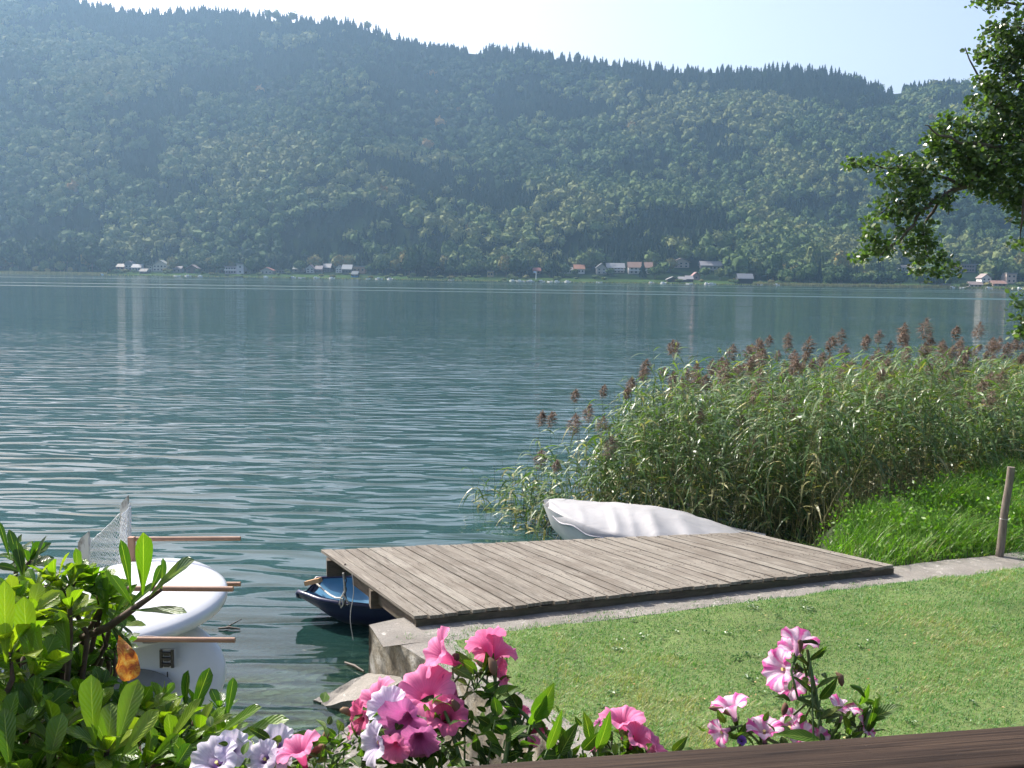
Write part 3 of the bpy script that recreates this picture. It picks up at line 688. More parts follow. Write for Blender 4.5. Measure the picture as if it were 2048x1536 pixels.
def lmname(lb):
    w_ = lb.split(' on the far')[0].split(' at the')[0].split(' standing')[0].split(', ')[0].split(' beside')[0].split(' among')[0].split(' behind')[0].split(' above')[0].split(' half')[0]
    w_ = ' '.join(w_.split()[:8]); return w_[0].lower()+w_[1:]
cntr = {}
spots.sort(key=lambda a_: a_[0][0]/a_[0][1])
ordn = ['first', 'second', 'third', 'fourth', 'fifth', 'sixth', 'seventh', 'eighth', 'ninth', 'tenth', 'eleventh', 'twelfth', 'thirteenth', 'fourteenth', 'fifteenth', 'sixteenth', 'seventeenth', 'eighteenth', 'nineteenth', 'twentieth']
for P, w_, h_, nm in spots:
    u_ = 1024+P[0]/P[1]*F_PX
    c_ = [x_ for x_ in lm if x_[0] <= u_]
    ref, side = (lmname(c_[-1][1]), 'right of') if c_ else ('village', 'left of')
    key = (nm, ref); cntr[key] = cntr.get(key, 0)+1
    lab = '%s %s%s, %s one %s the %s' % (nm, 'tree' if 'spruce' not in nm else 'tree', '', ordn[min(cntr[key]-1, 19)], side, ref)
    me = TM[nm][r.integers(0, 4)]
    o_ = bpy.data.objects.new('spruce_tree' if 'spruce' in nm else 'broadleaf_tree', me); COL.objects.link(o_)
    o_.location = (P[0], P[1], P[2]-.3); o_.scale = (w_, w_, h_); o_.rotation_euler = (0, 0, r.uniform(0, TAU))
    tag(o_, lab, 'tree', 'trees along the far shore')
clump_hedge('hedge', 873, 918, 549, 1.6, 'low dark hedge behind the little green meadow on the far shore')
# pale reed belt at the far waterline
nb = NB(); n = 9000; r = np.random.default_rng(12)
u_ = np.concatenate([r.uniform(-60, 215, n//3), r.uniform(1500, 1900, n//3), r.uniform(-300, 2400, n-2*(n//3))])
tq_ = (u_-1024)/F_PX; Yq = shoreY(tq_)+r.uniform(-7, 2, n); Xq = tq_*Yq; hh = r.uniform(1.2, 2.3, n)*np.where((u_ < 215) | (u_ > 1500), 1.2, .6)
dxr = r.uniform(.25, .6, n); b_ = np.stack([Xq-dxr, Yq, np.zeros(n)-.1], 1); c_ = np.stack([Xq+dxr, Yq+r.normal(0, .3, n), np.zeros(n)-.1], 1); a_ = np.stack([Xq+r.normal(0, .2, n), Yq+r.normal(0, .3, n), hh], 1)
nb.add(np.stack([b_, c_, a_], 1).reshape(-1, 3), np.arange(3*n).reshape(n, 3), 0, r.random(n))
o = nb.build('shore_reeds', leafy('far_reed', ((0, (.12, .14, .07)), (1, (.24, .24, .13))), .3, .8, (1, 1, .8), .2, 1, 0)); tag(o, 'pale reed belt along the far waterline', 'reeds', kind='stuff')
# ================================================================== DOCK
t = NT('dock_wood'); p = t.coord('UV'); p2 = t.pos()
mp = t.n('Mapping'); mp.inputs['Scale'].default_value = (9, 1.0, 1); t.l(p, mp.inputs[0])
g = t.noise(mp.outputs[0], 2.2, 8, .7, .9); mp2 = t.n('Mapping'); mp2.inputs['Scale'].default_value = (60, 1.6, 1); t.l(p, mp2.inputs[0])
g2 = t.noise(mp2.outputs[0], 1.6, 5, .7); f = t.noise(p2, 2.3, 5, .65); kn = t.noise(p, 3.1, 2, .5)
c = t.ramp(t.attr(), (0, (.112, .099, .077)), (.5, (.172, .154, .122)), (1, (.235, .218, .18)))
c = t.mix(t.ramp(g, (.42, 0.), (.75, .85)), c, (.31, .28, .235)); c = t.mix(t.ramp(g2, (.48, 0.), (.64, .9)), c, (.060, .046, .034))
c = t.mix(t.ramp(f, (.46, 0.), (.70, .6)), c, (.11, .088, .066)); c = t.mix(t.ramp(kn, (.74, 0.), (.77, .8)), c, (.06, .045, .03))
t.base(c); t.set(Roughness=.85); t.bump(t.math('ADD', g, t.math('MULTIPLY', g2, .6)), .004)
DOCKW = t.m
t = NT('old_timber'); p = t.coord('Object', (1, 1, 1)); g = t.noise(t.coord('Object', (2, 2, 9)), 3, 6, .7); f = t.noise(p, 2.5, 4)
c = t.ramp(g, (.3, (.045, .033, .022)), (.7, (.13, .10, .07))); t.base(t.mix(t.ramp(f, (.45, 0.), (.7, .6)), c, (.05, .06, .03))); t.set(Roughness=.9); t.bump(g, .008)
TIMBER = t.m
ZD = .82
NL = az(828, 1233, ZD); NR = az(1787, 1130, ZD); FL = az(641, 1100, ZD); FR = az(1497, 1064, ZD)
dock = empty('wooden_dock', (0.6, 11.4, ZD), 'grey weathered plank dock jutting from the quay over the lake', 'dock')
nb = NB(); n = 39; r = np.random.default_rng(5)
def lerp(a, b, k): return a*(1-k)+b*k
for k in range(n):
    g0, g1 = (k+.055)/n, (k+.945)/n
    a, b = lerp(NL, NR, g0), lerp(NL, NR, g1); c_, d = lerp(FL, FR, g0), lerp(FL, FR, g1)
    e0 = r.uniform(-.018, .018); dz = r.uniform(-.004, .004); tn = r.random(); 
    ux = k*3.7
    m = 14; s_ = np.linspace(0, 1, m); Lf = a[None]*(1-s_[:, None])+c_[None]*s_[:, None]; Rt = b[None]*(1-s_[:, None])+d[None]*s_[:, None]
    dirv = (c_-a)/np.linalg.norm(c_-a); Lf = Lf+dirv*e0; Rt = Rt+dirv*e0
    wav = (fbm(s_*4, s_*0+k, 2, 2)*.004)[:, None]*np.array([0, 0, 1])
    TL = Lf+wav+[0, 0, dz]; TR = Rt+wav+[0, 0, dz]; BL_ = TL-[0, 0, .034]; BR_ = TR-[0, 0, .034]
    V = np.stack([TL, TR, BR_, BL_], 1).reshape(-1, 3)
    uv = np.stack([np.stack([np.full(m, ux), s_*2.9+k*5.3], 1), np.stack([np.full(m, ux+.14), s_*2.9+k*5.3], 1), np.stack([np.full(m, ux+.17), s_*2.9+k*5.3], 1), np.stack([np.full(m, ux-.03), s_*2.9+k*5.3], 1)], 1).reshape(-1, 2)
    Fq = []
    for i in range(m-1):
        for j in range(4): Fq.append([i*4+j, i*4+(j+1) % 4, i*4+4+(j+1) % 4, i*4+4+j])
    Fq += [[0, 3, 2, 1], [(m-1)*4, (m-1)*4+1, (m-1)*4+2, (m-1)*4+3]]
    nb.add(V, Fq, 0, tn, uv)
nb.build('deck', DOCKW, dock, uvs=True)
nails = NB()
for k in range(n):
    for s1 in (.05, .36, .68, .95):
        for gg in (.3, .7):
            q_ = lerp(lerp(NL, NR, (k+gg)/n), lerp(FL, FR, (k+gg)/n), s1)
            nails.box(q_+[0, 0, .004], (.009, .009, .004))
o_ = nails.build('nail_heads', plain('rusty_nail', (.07, .05, .04), .6), dock); o_['kind'] = 'stuff'
# edge board along the left side, cross beams and joists
for a, b, w_, h_, nm in ((NL+[.06, .05, -.125], lerp(NL, FL, .70)+[.12, 0, -.125], .06, .15, 'side_beam'),
                        (lerp(NL, FL, .90)+[-.02, 0, -.145], lerp(NR, FR, .90)+[0, 0, -.145], .14, .20, 'cross_beam'),
                        (lerp(NL, FL, .42)+[.0, 0, -.148], lerp(NR, FR, .42)+[0, 0, -.148], .14, .20, 'cross_beam'),
                        (NL+[.0, .07, -.088], NR+[0, .07, -.088], .10, .085, 'ledger_beam')):
    m = NB(); m.bar(a, b, w_, h_); m.build(nm, TIMBER, dock)
for kx in (.08, .36, .64, .9):
    q_ = lerp(lerp(NL, NR, kx), lerp(FL, FR, kx), .90 if kx > .1 else .5)
    m = NB(); m.tube([q_+[.1, 0, -1.6], q_+[.1, 0, -.26]], .075, 10); m.build('pile', TIMBER, dock)
# chain / rope on the dock's side
ROPE = plain('rope', (.45, .44, .40), .9, .3, 40); IRON = plain('dark_iron', (.05, .045, .04), .5, .3, 20, metallic=.7)
hk = ay(690, 1150, 11.3); m = NB()
for k in range(9):
    cz = hk+np.array([.0, 0, .10-.055*k]); th = np.linspace(0, TAU, 9); ax = np.array([1, 0, 0]) if k % 2 else np.array([.3, .9, 0])
    m.tube(np.stack([cz+ax*.016*cos(a_)+np.array([0, 0, .036])*sin(a_) for a_ in th]), .006, 5, cap=False)
m.build('mooring_chain', IRON, dock)
m = NB(); hk = ay(704, 1165, 11.0); s_ = np.linspace(0, 1, 12)
m.tube(np.stack([hk+np.array([.02*sin(a_*7), 0, .10-a_*.78]) for a_ in s_]), .005, 5); m.build('hanging_line', ROPE, dock)

# ---- blue dinghy below the dock
NAVY = plain('navy_hull', (.010, .014, .055), .35, .2, 5); SKYB = plain('pale_blue_inside', (.07, .22, .36), .5, .2, 4)
def hull(L, Wd, Hh, bow_p, stern_w, depth_in, col_out, col_in, name, parent, rise=.15, nn=26, bluff=.12, drop=0.):
    """x from stern (0) to bow (L)"""
    s_ = np.linspace(0, 1, nn); half = Wd/2*(stern_w+(1-stern_w)*np.sin(np.clip(s_/.55, 0, 1)*pi/2))*np.clip(1-np.clip((s_-.5)/.5, 0, 1)**bow_p, 0, 1)**.55
    half = np.maximum(half, bluff*Wd/2); sheer = Hh+rise*np.clip((s_-.35)/.65, 0, 1)**2-drop*np.clip(1-s_/.5, 0, 1)
    sec = np.linspace(-1, 1, 15); G = np.zeros((nn, 15, 3)); keel = np.where(s_ > .72, ((s_-.72)/.28)**2*Hh*.75, 0)
    for i in range(nn):
        a_ = np.abs(sec); G[i, :, 0] = s_[i]*L-0*(1-a_); G[i, :, 1] = half[i]*np.sign(sec)*np.sin(a_*pi/2)**.75
        G[i, :, 2] = keel[i]+(sheer[i]-keel[i])*(1-np.cos(a_*pi/2))**.9
        G[i, :, 0] += (G[i, :, 2]/Hh-1)*.22*np.clip((s_[i]-.7)/.3, 0, 1)
        e_ = np.clip((s_[i]-.86)/.14, 0, 1)**2
        if bluff > .3: G[i, :, 1] *= 1-.30*e_; G[i, :, 0] += .12*(1-sec**2)*e_*np.clip(G[i, :, 2]/Hh, 0, 1)
    return G, s_, half, sheer
def place_hull(G, base, hdg, tilt=0):
    c_, s1 = cos(hdg), sin(hdg); R = np.array([[c_, -s1, 0], [s1, c_, 0], [0, 0, 1.]]); return G @ R.T+np.asarray(base)
bow = az(626, 1176, .31); drn = np.array([-.96, .20]); drn = drn/np.linalg.norm(drn)
stern = bow[:2]-drn*2.3; hd = math.atan2(drn[1], drn[0])
dg = empty('rowing_dinghy', (stern[0], stern[1], 0), 'small navy blue dinghy, pale blue inside, tied under the left corner of the dock', 'dinghy', rz=0)
G, s_, half, sheer = hull(2.35, 1.0, .37, 5.5, .8, .3, None, None, '', None, .03, 30, .78)
G = place_hull(G, (stern[0], stern[1], -.06), hd)
m = NB(); m.grid(G, 0); m.add(G[0], [list(range(15))], 0); m.add(np.vstack([G[-1], G[-1].mean(0, keepdims=True)]), [[i, i+1, 15] for i in range(14)]); m.build('hull', NAVY, dg)
Gi = (G-G.mean(axis=(0, 1)))*np.array([.91, .91, .8])+G.mean(axis=(0, 1)); Gi[..., 2] += .06
m = NB(); m.grid(Gi[:, ::-1], 0); m.build('inside', SKYB, dg)
m = NB()
rimL = np.concatenate([G[:, 0], G[-1, 1:-1:2], G[::-1, -1]]); m.tube(rimL+[0, 0, .005], .028, 8); m.build('gunwale', NAVY, dg)
m = NB(); q1, q2 = lerp(G[16, 0], G[16, 14], .03), lerp(G[16, 0], G[16, 14], .97); m.bar(q1-[0, 0, .1], q2-[0, 0, .1], .22, .03); m.build('thwart', SKYB, dg)
m = NB(); w0 = ay(612, 1170, bow[1]+.04); w1_ = ay(641, 1163, bow[1]-.06); m.bar(w0+[0, 0, .02], w1_+[0, 0, .02], .07, .055); m.build('wooden_fender', plain('pine_block', (.42, .24, .11), .7, .2, 12), dg)
m = NB()
pts = [ay(u, v, y) for u, v, y in ((632, 1166, 12.1), (645, 1178, 11.95), (660, 1190, 11.7), (672, 1196, 11.5), (682, 1196, 11.3), (690, 1182, 11.25), (688, 1160, 11.2), (686, 1146, 11.2))]
m.tube(pts, .012, 6)
m.tube([ay(u, v, 11.25) for u, v in ((682, 1196), (679, 1208), (682, 1216), (687, 1208), (684, 1197))], .010, 6)
m.tube([ay(u, v, 11.2) for u, v in ((686, 1190), (693, 1200), (700, 1208), (694, 1210))], .010, 6)
m.build('bow_rope', ROPE, dg)

# ---- boat under a grey cover
t = NT('boat_cover'); p = t.coord(); f = t.noise(p, 3, 4); f2 = t.noise(t.coord('Object', (1, 4, 1)), 2.2, 3, .5, .6)
t.base(t.ramp(f, (.3, (.31, .31, .315)), (.7, (.37, .37, .375)))); t.set(Roughness=.6); t.bump(f2, .008)
COVER = t.m
bw = az(1100, 985, .92); bd = np.array([3.75-.62, 14.05-14.95]); bd = bd/np.linalg.norm(bd)
bow2 = bw[:2]; L2 = 3.2; stern2 = bow2+bd*L2; hd2 = math.atan2(-bd[1], -bd[0])
cb = empty('covered_boat', (stern2[0], stern2[1], 0), 'motorboat under a light grey tarpaulin moored between dock and reeds', 'boat')
G, s_, half, sheer = hull(L2, 1.6, .55, 2.2, .85, .3, None, None, '', None, .29, 90, .05, drop=.12)
Gw = place_hull(G, (stern2[0], stern2[1], -.05), hd2)
m = NB(); m.grid(Gw, 0); m.add(Gw[0], [list(range(15))], 0); m.build('hull', plain('white_hull', (.62, .62, .60), .35, .1, 3), cb)
m = NB(); nn = len(s_); cs = np.linspace(-1, 1, 33); CG = np.zeros((nn, 35, 3))
r = np.random.default_rng(2)
for i in range(nn):
    ridge = .30*np.sin(np.clip(s_[i]/.45, 0, 1)*pi/2)*(1-np.clip((s_[i]-.45)/.55, 0, 1)**1.6)+.02
    if s_[i] < .5: ridge *= .75+.25*s_[i]/.5
    yy = cs*(half[i]*1.03+.015); zz = sheer[i]+ridge*(1-np.abs(cs)**1.5)
    fold = .035*np.sin(s_[i]*34+np.abs(cs)*5+cs*2)*np.abs(cs)**1.0*(1-np.abs(cs)**6)*np.exp(-((s_[i]-.42)/.22)**2)+.02*fbm(s_[i]*9+cs*1.5, cs*3, 2, 4)
    for cs0, wd_, am in ((.62, .022, .05), (.54, .018, .035), (.44, .025, .045), (.30, .03, .035), (.78, .02, .02)): fold = fold+am*np.exp(-((s_[i]-cs0-.10*(1-np.abs(cs)))/wd_)**2)*np.clip(np.abs(cs)-.05, 0, 1)*(1-np.abs(cs)**8)
    CG[i, 1:-1, 0] = s_[i]*L2; CG[i, 1:-1, 1] = yy; CG[i, 1:-1, 2] = zz+fold
    CG[i, 0] = CG[i, 1]+[0, -.008, -.10-.02*np.sin(s_[i]*50)]; CG[i, -1] = CG[i, -2]+[0, .008, -.10-.02*np.sin(s_[i]*43)]
CGw = place_hull(CG, (stern2[0], stern2[1], -.05), hd2)
m.grid(CGw, 0); m.add(np.vstack([CGw[-1], CGw[-1].mean(0, keepdims=True)+np.r_[-bd*.08, -.08]]), [[i, i+1, 35] for i in range(34)], 0); m.add(CGw[0], [list(range(35))[::-1]], 0)
m.build('tarpaulin', COVER, cb)
m = NB(); m.tube(CGw[2:, 0]+[0, 0, -.005], .014, 6); m.tube(CGw[2:, -1]+[0, 0, -.005], .014, 6); m.build('cover_hem', plain('hem', (.45, .44, .46), .8), cb)
m = NB(); e = Gw[8:86, 3]; m.tube(e, .02, 6); m.build('rub_rail', plain('rail_white', (.75, .74, .68), .4), cb)

# ---- broken slab at the foot of the wall
sl = NB(); A_ = az(737, 1352, .18); B_ = az(627, 1400, .02); C2 = az(650, 1412, .0); D_ = az(840, 1330, .42); E_ = az(760, 1395, .30)
top = [A_+[0, .05, .03], B_, C2+[0, 0, .0], E_+[0.05, 0, .06], D_+[.1, 0, .0]]
nn_ = len(top); bot = [q_-np.array([.03, -.10, .16]) for q_ in top]
import bmesh
def slab_obj(name, top, bot, mat, label, cat, sub=14, amp=.035):
    bm = bmesh.new(); tv = [bm.verts.new(q_) for q_ in top]; bv = [bm.verts.new(q_) for q_ in bot]; n_ = len(top)
    bm.faces.new(tv); bm.faces.new(bv[::-1])
    for i in range(n_): bm.faces.new([tv[i], bv[i], bv[(i+1) % n_], tv[(i+1) % n_]])
    bmesh.ops.triangulate(bm, faces=bm.faces[:]); bmesh.ops.subdivide_edges(bm, edges=bm.edges[:], cuts=sub, use_grid_fill=True)
    for v_ in bm.verts:
        k = fbm(v_.co.x*7, v_.co.y*7+v_.co.z*6, 4, 5); v_.co += Vector((float(k), float(k)*.6, float(k)))*amp
    bmesh.ops.recalc_face_normals(bm, faces=bm.faces[:])
    me = bpy.data.meshes.new(name); bm.to_mesh(me); bm.free(); o_ = link_mesh(name, me, mat); return tag(o_, label, cat)
slab_obj('concrete_slab', top, bot, CONC, 'tilted broken concrete slab leaning against the foot of the quay wall', 'slab')
top = [az(u, v, .06) for u, v in ((668, 1475), (700, 1448), (800, 1440), (900, 1450), (960, 1560), (760, 1600), (640, 1530))]
slab_obj('shore_rock', top, [q_-np.array([0, 0, .3]) for q_ in top], CONC, 'flat grey rock at the waterline behind the pink petunias', 'rock', 14, .05)
# stones on the lake bottom and along the bank
r = np.random.default_rng(9); V0, F0 = ico(2); nb = NB()
for k in range(620):
    x = r.uniform(-6, -.9); y = 9.6-r.random()**.8*3.2-.1*(x+2); z = float(bed2(np.array([x]), np.array([y]))[0]); sz = r.uniform(.025, .09)*(1 if r.random() < .9 else 1.8)
    V = V0*(1+r.normal(size=(len(V0), 1))*.06)*np.array([r.uniform(.8, 1.5), r.uniform(.8, 1.3), r.uniform(.4, .7)])*sz
    nb.add(V+[x, y, z+sz*.1], F0, 0, r.random(), smooth=True)
t = NT('stone'); f = t.noise(t.pos(), 22, 4); c = t.ramp(t.attr(), (0, (.13, .12, .10)), (.6, (.33, .32, .28)), (1, (.55, .53, .48))); t.base(t.mix(t.math('MULTIPLY', f, .6), c, (.14, .15, .08))); t.set(Roughness=.7)
o_ = nb.build('shore_pebbles', t.m); tag(o_, 'rounded grey stones covering the shallow lake bottom', 'stones', kind='stuff')
# floating sticks in the shallows
for u0, v0, u1, v1, lb in ((437, 1257, 480, 1258, 'dark forked stick floating right of the white board'), (690, 1325, 728, 1343, 'thin brown stick in the water beside the quay wall')):
    a, b = az(u0, v0, .02), az(u1, v1, .02); m = NB(); m.tube([a, lerp(a, b, .5)+[0, 0, .015], b], [.012, .016, .010], 6)
    if u0 < 500: m.tube([lerp(a, b, .25), lerp(a, b, .8)+[0, .25, .03]], [.010, .005], 5)
    o_ = m.build('stick', plain('wet_stick', (.07, .055, .04), .6), loc=tuple(a)); tag(o_, lb, 'stick')
# scraps beside the dock
for (u, v, w_, lb) in ((1098, 1211, .22, 'flat white plastic scrap lying on the quay beside the dock edge'), (958, 1227, .09, 'small white scrap on the quay near the left end of the dock'), (925, 1229, .05, 'tiny white scrap nearest the dock corner')):
    p_ = az(u, v, .71); m = NB(); th = np.linspace(0, TAU, 15)[:-1]; rr = w_*.5*(1+.25*np.sin(th*3+u))
    V = np.stack([p_[0]+rr*np.cos(th), p_[1]+rr*.35*np.sin(th)+rr*np.cos(th)*.35, np.full(14, .722)], 1)
    V = np.vstack([V, V-[0, 0, .012]]); m.add(V, [list(range(14))]); m.add(V, [[i, i+14, (i+1) % 14+14, (i+1) % 14] for i in range(14)])
    o_ = m.build('plastic_scrap', plain('scrap', (.75, .8, .82), .5, .1), loc=tuple(p_)); tag(o_, lb, 'scrap')
# ---- fence post
pb = az(1997, 1112, .70); sp_ = (931-1112)/F_PX*pb[1]
tp = ay(2022, 934, pb[1]+.02); m = NB()
s_ = np.linspace(0, 1, 12); m.tube(np.stack([lerp(pb-[0, 0, .1], tp, a_)+[.006*sin(a_*9), 0, 0] for a_ in s_]), .052-.006*s_, 14)
po = empty('fence_post', tuple(pb), 'leaning round wooden post at the right end of the quay by the lawn', 'post')
t = NT('post_wood'); g = t.noise(t.coord('Object', (9, 9, 1.2)), 4, 6, .7); t.base(t.ramp(g, (.3, (.09, .07, .055)), (.7, (.24, .20, .165)))); t.set(Roughness=.9); t.bump(g, .006)
m.build('shaft', t.m, po)
q_ = lerp(pb, tp, .42); th = np.linspace(0, TAU, 14); m = NB(); m.tube(np.stack([q_+[.053*cos(a_), .053*sin(a_), .004*sin(a_*2)] for a_ in th]), .003, 5, cap=False); m.build('wire_tie', plain('wire', (.5, .5, .5), .4, metallic=.8), po)
# ================================================================== GRASS, BANK, REEDS
def blades(nb, P, hgt, w, lean, r, seg=2, tone=None, mat=0, wind=(0, 0)):
    """P (n,3) bases; simple tapered bending blades"""
    n = len(P); a = r.uniform(0, TAU, n); d = np.stack([np.cos(a), np.sin(a), 0*a], 1); wv = np.stack([-np.sin(a), np.cos(a), 0*a], 1)
    ln = (lean*r.uniform(.2, 1., n))[:, None]*d+np.array([wind[0], wind[1], 0])*lean
    hg = hgt[:, None]; rows = []
    for k in range(seg+1):
        q = k/seg; c = P+ln*hg*q**1.8+np.array([0, 0, 1.])*hg*(q-.18*q*q*np.linalg.norm(ln, axis=1)[:, None])
        ww = (w*(1-q)**.7*.5)[:, None] if np.ndim(w) else w*(1-q)**.7*.5
        if k < seg: rows += [c-wv*ww, c+wv*ww]
        else: rows += [c]
    V = np.stack(rows, 1); m = V.shape[1]; base = (np.arange(n)*m)[:, None]
    T = r.random(n) if tone is None else tone
    off = nb.n
    for k in range(seg-1):
        nb_F = base+np.array([[2*k, 2*k+1, 2*k+3, 2*k+2]])
        if k == 0: nb.add(V.reshape(-1, 3), nb_F, mat, T)
        else: nb.V.append(np.zeros((0, 3))); nb.F.append(nb_F+off); nb.m.append(np.full(n, mat)); nb.t.append(T); nb.uv.append(np.zeros((0, 2))); nb.sm.append(np.full(n, False))
    k = seg-1; F = base+np.array([[2*k, 2*k+1, 2*k+2]])
    if seg == 1: nb.add(V.reshape(-1, 3), F, mat, T)
    else: nb.V.append(np.zeros((0, 3))); nb.F.append(F+off); nb.m.append(np.full(n, mat)); nb.t.append(T); nb.uv.append(np.zeros((0, 2))); nb.sm.append(np.full(n, False))
r = np.random.default_rng(21)
LAWNM = leafy('lawn_grass', ((0, (.036, .125, .030)), (.5, (.082, .225, .052)), (.85, (.155, .31, .09)), (1, (.36, .33, .16))), .35, .45, (1.1, 1.3, .5), .5, 1, 0)
# lawn blades: only where the camera can reasonably see them
n = 330000
X = r.uniform(-1.2, 10.5, n); Y = 4.6+(14.6-4.6)*r.random(n)
A2 = np.stack([X, Y], 1)-c0; inq = -(A2 @ QN[:2]); inw = A2 @ WN[:2]
wob = fbm(X*2.2, Y*2.2, 14, 4)*.16
iq = np.clip(inq+.06, 0, None); iw = np.clip(inw+.06, 0, None); ok = (iq*iw/(iq+iw+.02) > .10+wob*.6) & (np.abs(X) < Y*.62+.6)
pt_ = fbm(X*.9, Y*.9, 15, 4); thin = fbm(X*3, Y*3, 17, 3)
ok &= ~((thin < -.35) & (r.random(n) < .6))
strip = (X > 6.5+fbm(Y*3, X*3, 61, 3)*.5) & (inq > -.56) & (np.abs(X) < Y*.62+.6)
ok |= strip & (r.random(n) < .9)
tuft = (inq > -.12) & (inw > -.25) & (fbm(X*5, Y*5, 63, 3) > .18) & (r.random(n) < .5) & (np.abs(X) < Y*.62+.6); ok |= tuft
X, Y, pt_ = X[ok], Y[ok], pt_[ok]; Z = np.maximum(lawnz(X, Y), .698)-.003
tn = np.clip(.5+pt_*.8+fbm(X*6, Y*6, 65, 2)*.35+r.normal(0, .22, len(X)), 0, 1)
nb = NB(); blades(nb, np.stack([X, Y, Z], 1), r.uniform(.018, .045, len(X))*(1+pt_*.7+fbm(X*6, Y*6, 65, 2)*.5), .0065, 1.0, r, 2, tn, wind=(.3, -.2))
o = nb.build('lawn_grass', LAWNM); tag(o, 'short mown lawn grass inside the quay wall', 'grass', kind='stuff')
# clover and fallen leaves
nb = NB(); n = 240; X = r.uniform(.4, 8, n); Y = r.uniform(6.6, 13, n); A2 = np.stack([X, Y], 1)-c0; ok = (-(A2 @ QN[:2]) > .1) & (A2 @ WN[:2] > .1); X, Y = X[ok], Y[ok]; n = len(X)
c = np.stack([X, Y, np.full(n, .757)], 1); a = r.uniform(0, TAU, n); sz = r.uniform(.008, .018, n)
V = np.stack([c+np.stack([np.cos(a+k*pi/2)*sz*(1 if k % 2 else .6), np.sin(a+k*pi/2)*sz*(1 if k % 2 else .6), r.uniform(-.006, .008, n)], 1) for k in range(4)], 1)
nb.add(V.reshape(-1, 3), np.arange(4*n).reshape(n, 4), 0, r.random(n))
o = nb.build('fallen_leaves', leafy('dry_leaf', ((0, (.25, .14, .05)), (1, (.5, .38, .18))), .2, .7, (1, 1, .8), .3, 1, 0)); tag(o, 'small dry leaves scattered over the lawn', 'leaves', kind='stuff')

# flat rosettes of plantain and clover in the turf
n = 170; X = r.uniform(.3, 8.5, n); Y = r.uniform(6.4, 13, n); A2 = np.stack([X, Y], 1)-c0; ok = (-(A2 @ QN[:2]) > .1) & (A2 @ WN[:2] > .1); X, Y = X[ok], Y[ok]; nb = NB()
for x_, y_ in zip(X, Y):
    z_ = float(lawnz(np.array([x_]), np.array([y_]))[0])+.018; k_ = int(r.integers(6, 14)); sz_ = r.uniform(.025, .06); tn_ = r.uniform(.1, .8)
    for j in range(k_):
        a_ = r.uniform(0, TAU); d_ = np.array([cos(a_), sin(a_), 0]); w_ = np.array([-sin(a_), cos(a_), 0]); c_ = np.array([x_, y_, z_])+np.array([r.normal(0, sz_*.5), r.normal(0, sz_*.5), 0]); l_ = sz_*r.uniform(.5, 1)
        nb.add([c_, c_+d_*l_*.5+w_*l_*.28+[0, 0, .012], c_+d_*l_+[0, 0, .006], c_+d_*l_*.5-w_*l_*.28+[0, 0, .012]], [[0, 1, 2, 3]], 0, tn_)
o = nb.build('lawn_clover', leafy('clover_leaf', ((0, (.03, .09, .02)), (1, (.09, .19, .04))), .3, .4, (1.1, 1.3, .5), .5, 1, 0)); tag(o, 'darker clover and plantain leaves growing in the lawn', 'clover', kind='stuff')

# tall bright grass and weeds on the bank
TALLG = leafy('tall_grass', ((0, (.04, .10, .012)), (.5, (.10, .22, .022)), (.9, (.18, .32, .04)), (1, (.30, .28, .10))), .45, .4, (1.2, 1.5, .4), .5, 1, 0)
n = 56000; X = r.uniform(3.7, 16, n); D = r.random(n)**.9*5.5+.06; 
mx = 2.0+np.clip(X-4.6, -.8, 8)*.38+fbm(X*.9, X*0, 6, 3)*.4
ok = (D < mx) & (D > .05); X, D = X[ok], D[ok]; Y = quayline(X)+D
Z = bankz(X, D); clump = fbm(X*1.7, Y*1.7, 22, 4)
H_ = np.clip(.40+clump*.50, .10, .8)*r.uniform(.5, 1.15, len(X))*np.clip(.35+D*1.2, .35, 1)
tn = np.clip(.5+clump*.5+r.normal(0, .2, len(X)), 0, 1)
nb = NB(); blades(nb, np.stack([X, Y, Z], 1), H_, .013, 1.5, r, 4, tn, wind=(.05, -.12))
# leafy weeds between
n = 20000; X = r.uniform(3.9, 15, n); D = r.random(n)*5+.1; mx = 1.9+np.clip(X-4.6, -.8, 8)*.38; ok = (D < mx) & (fbm(X*1.1, D*1.3, 25, 3) > -.05); X, D = X[ok], D[ok]; n = len(X); Y = quayline(X)+D
cz = bankz(X, D)+r.uniform(.12, .48, n)*np.clip(.3+D, .3, 1); c = np.stack([X, Y, cz], 1)
T = r.normal(size=(n, 3)); T /= np.linalg.norm(T, axis=1)[:, None]; B = np.cross(T, r.normal(size=(n, 3))); B /= np.linalg.norm(B, axis=1)[:, None]; sz = r.uniform(.02, .045, n)[:, None]
V = np.stack([c-T*sz, c+B*sz*.45, c+T*sz, c-B*sz*.45], 1); nb.add(V.reshape(-1, 3), np.arange(4*n).reshape(n, 4), 0, np.clip(r.normal(.6, .2, n), 0, .95))
o = nb.build('bank_grass', TALLG); tag(o, 'tall bright green grass and weeds on the bank behind the quay', 'grass', kind='stuff')

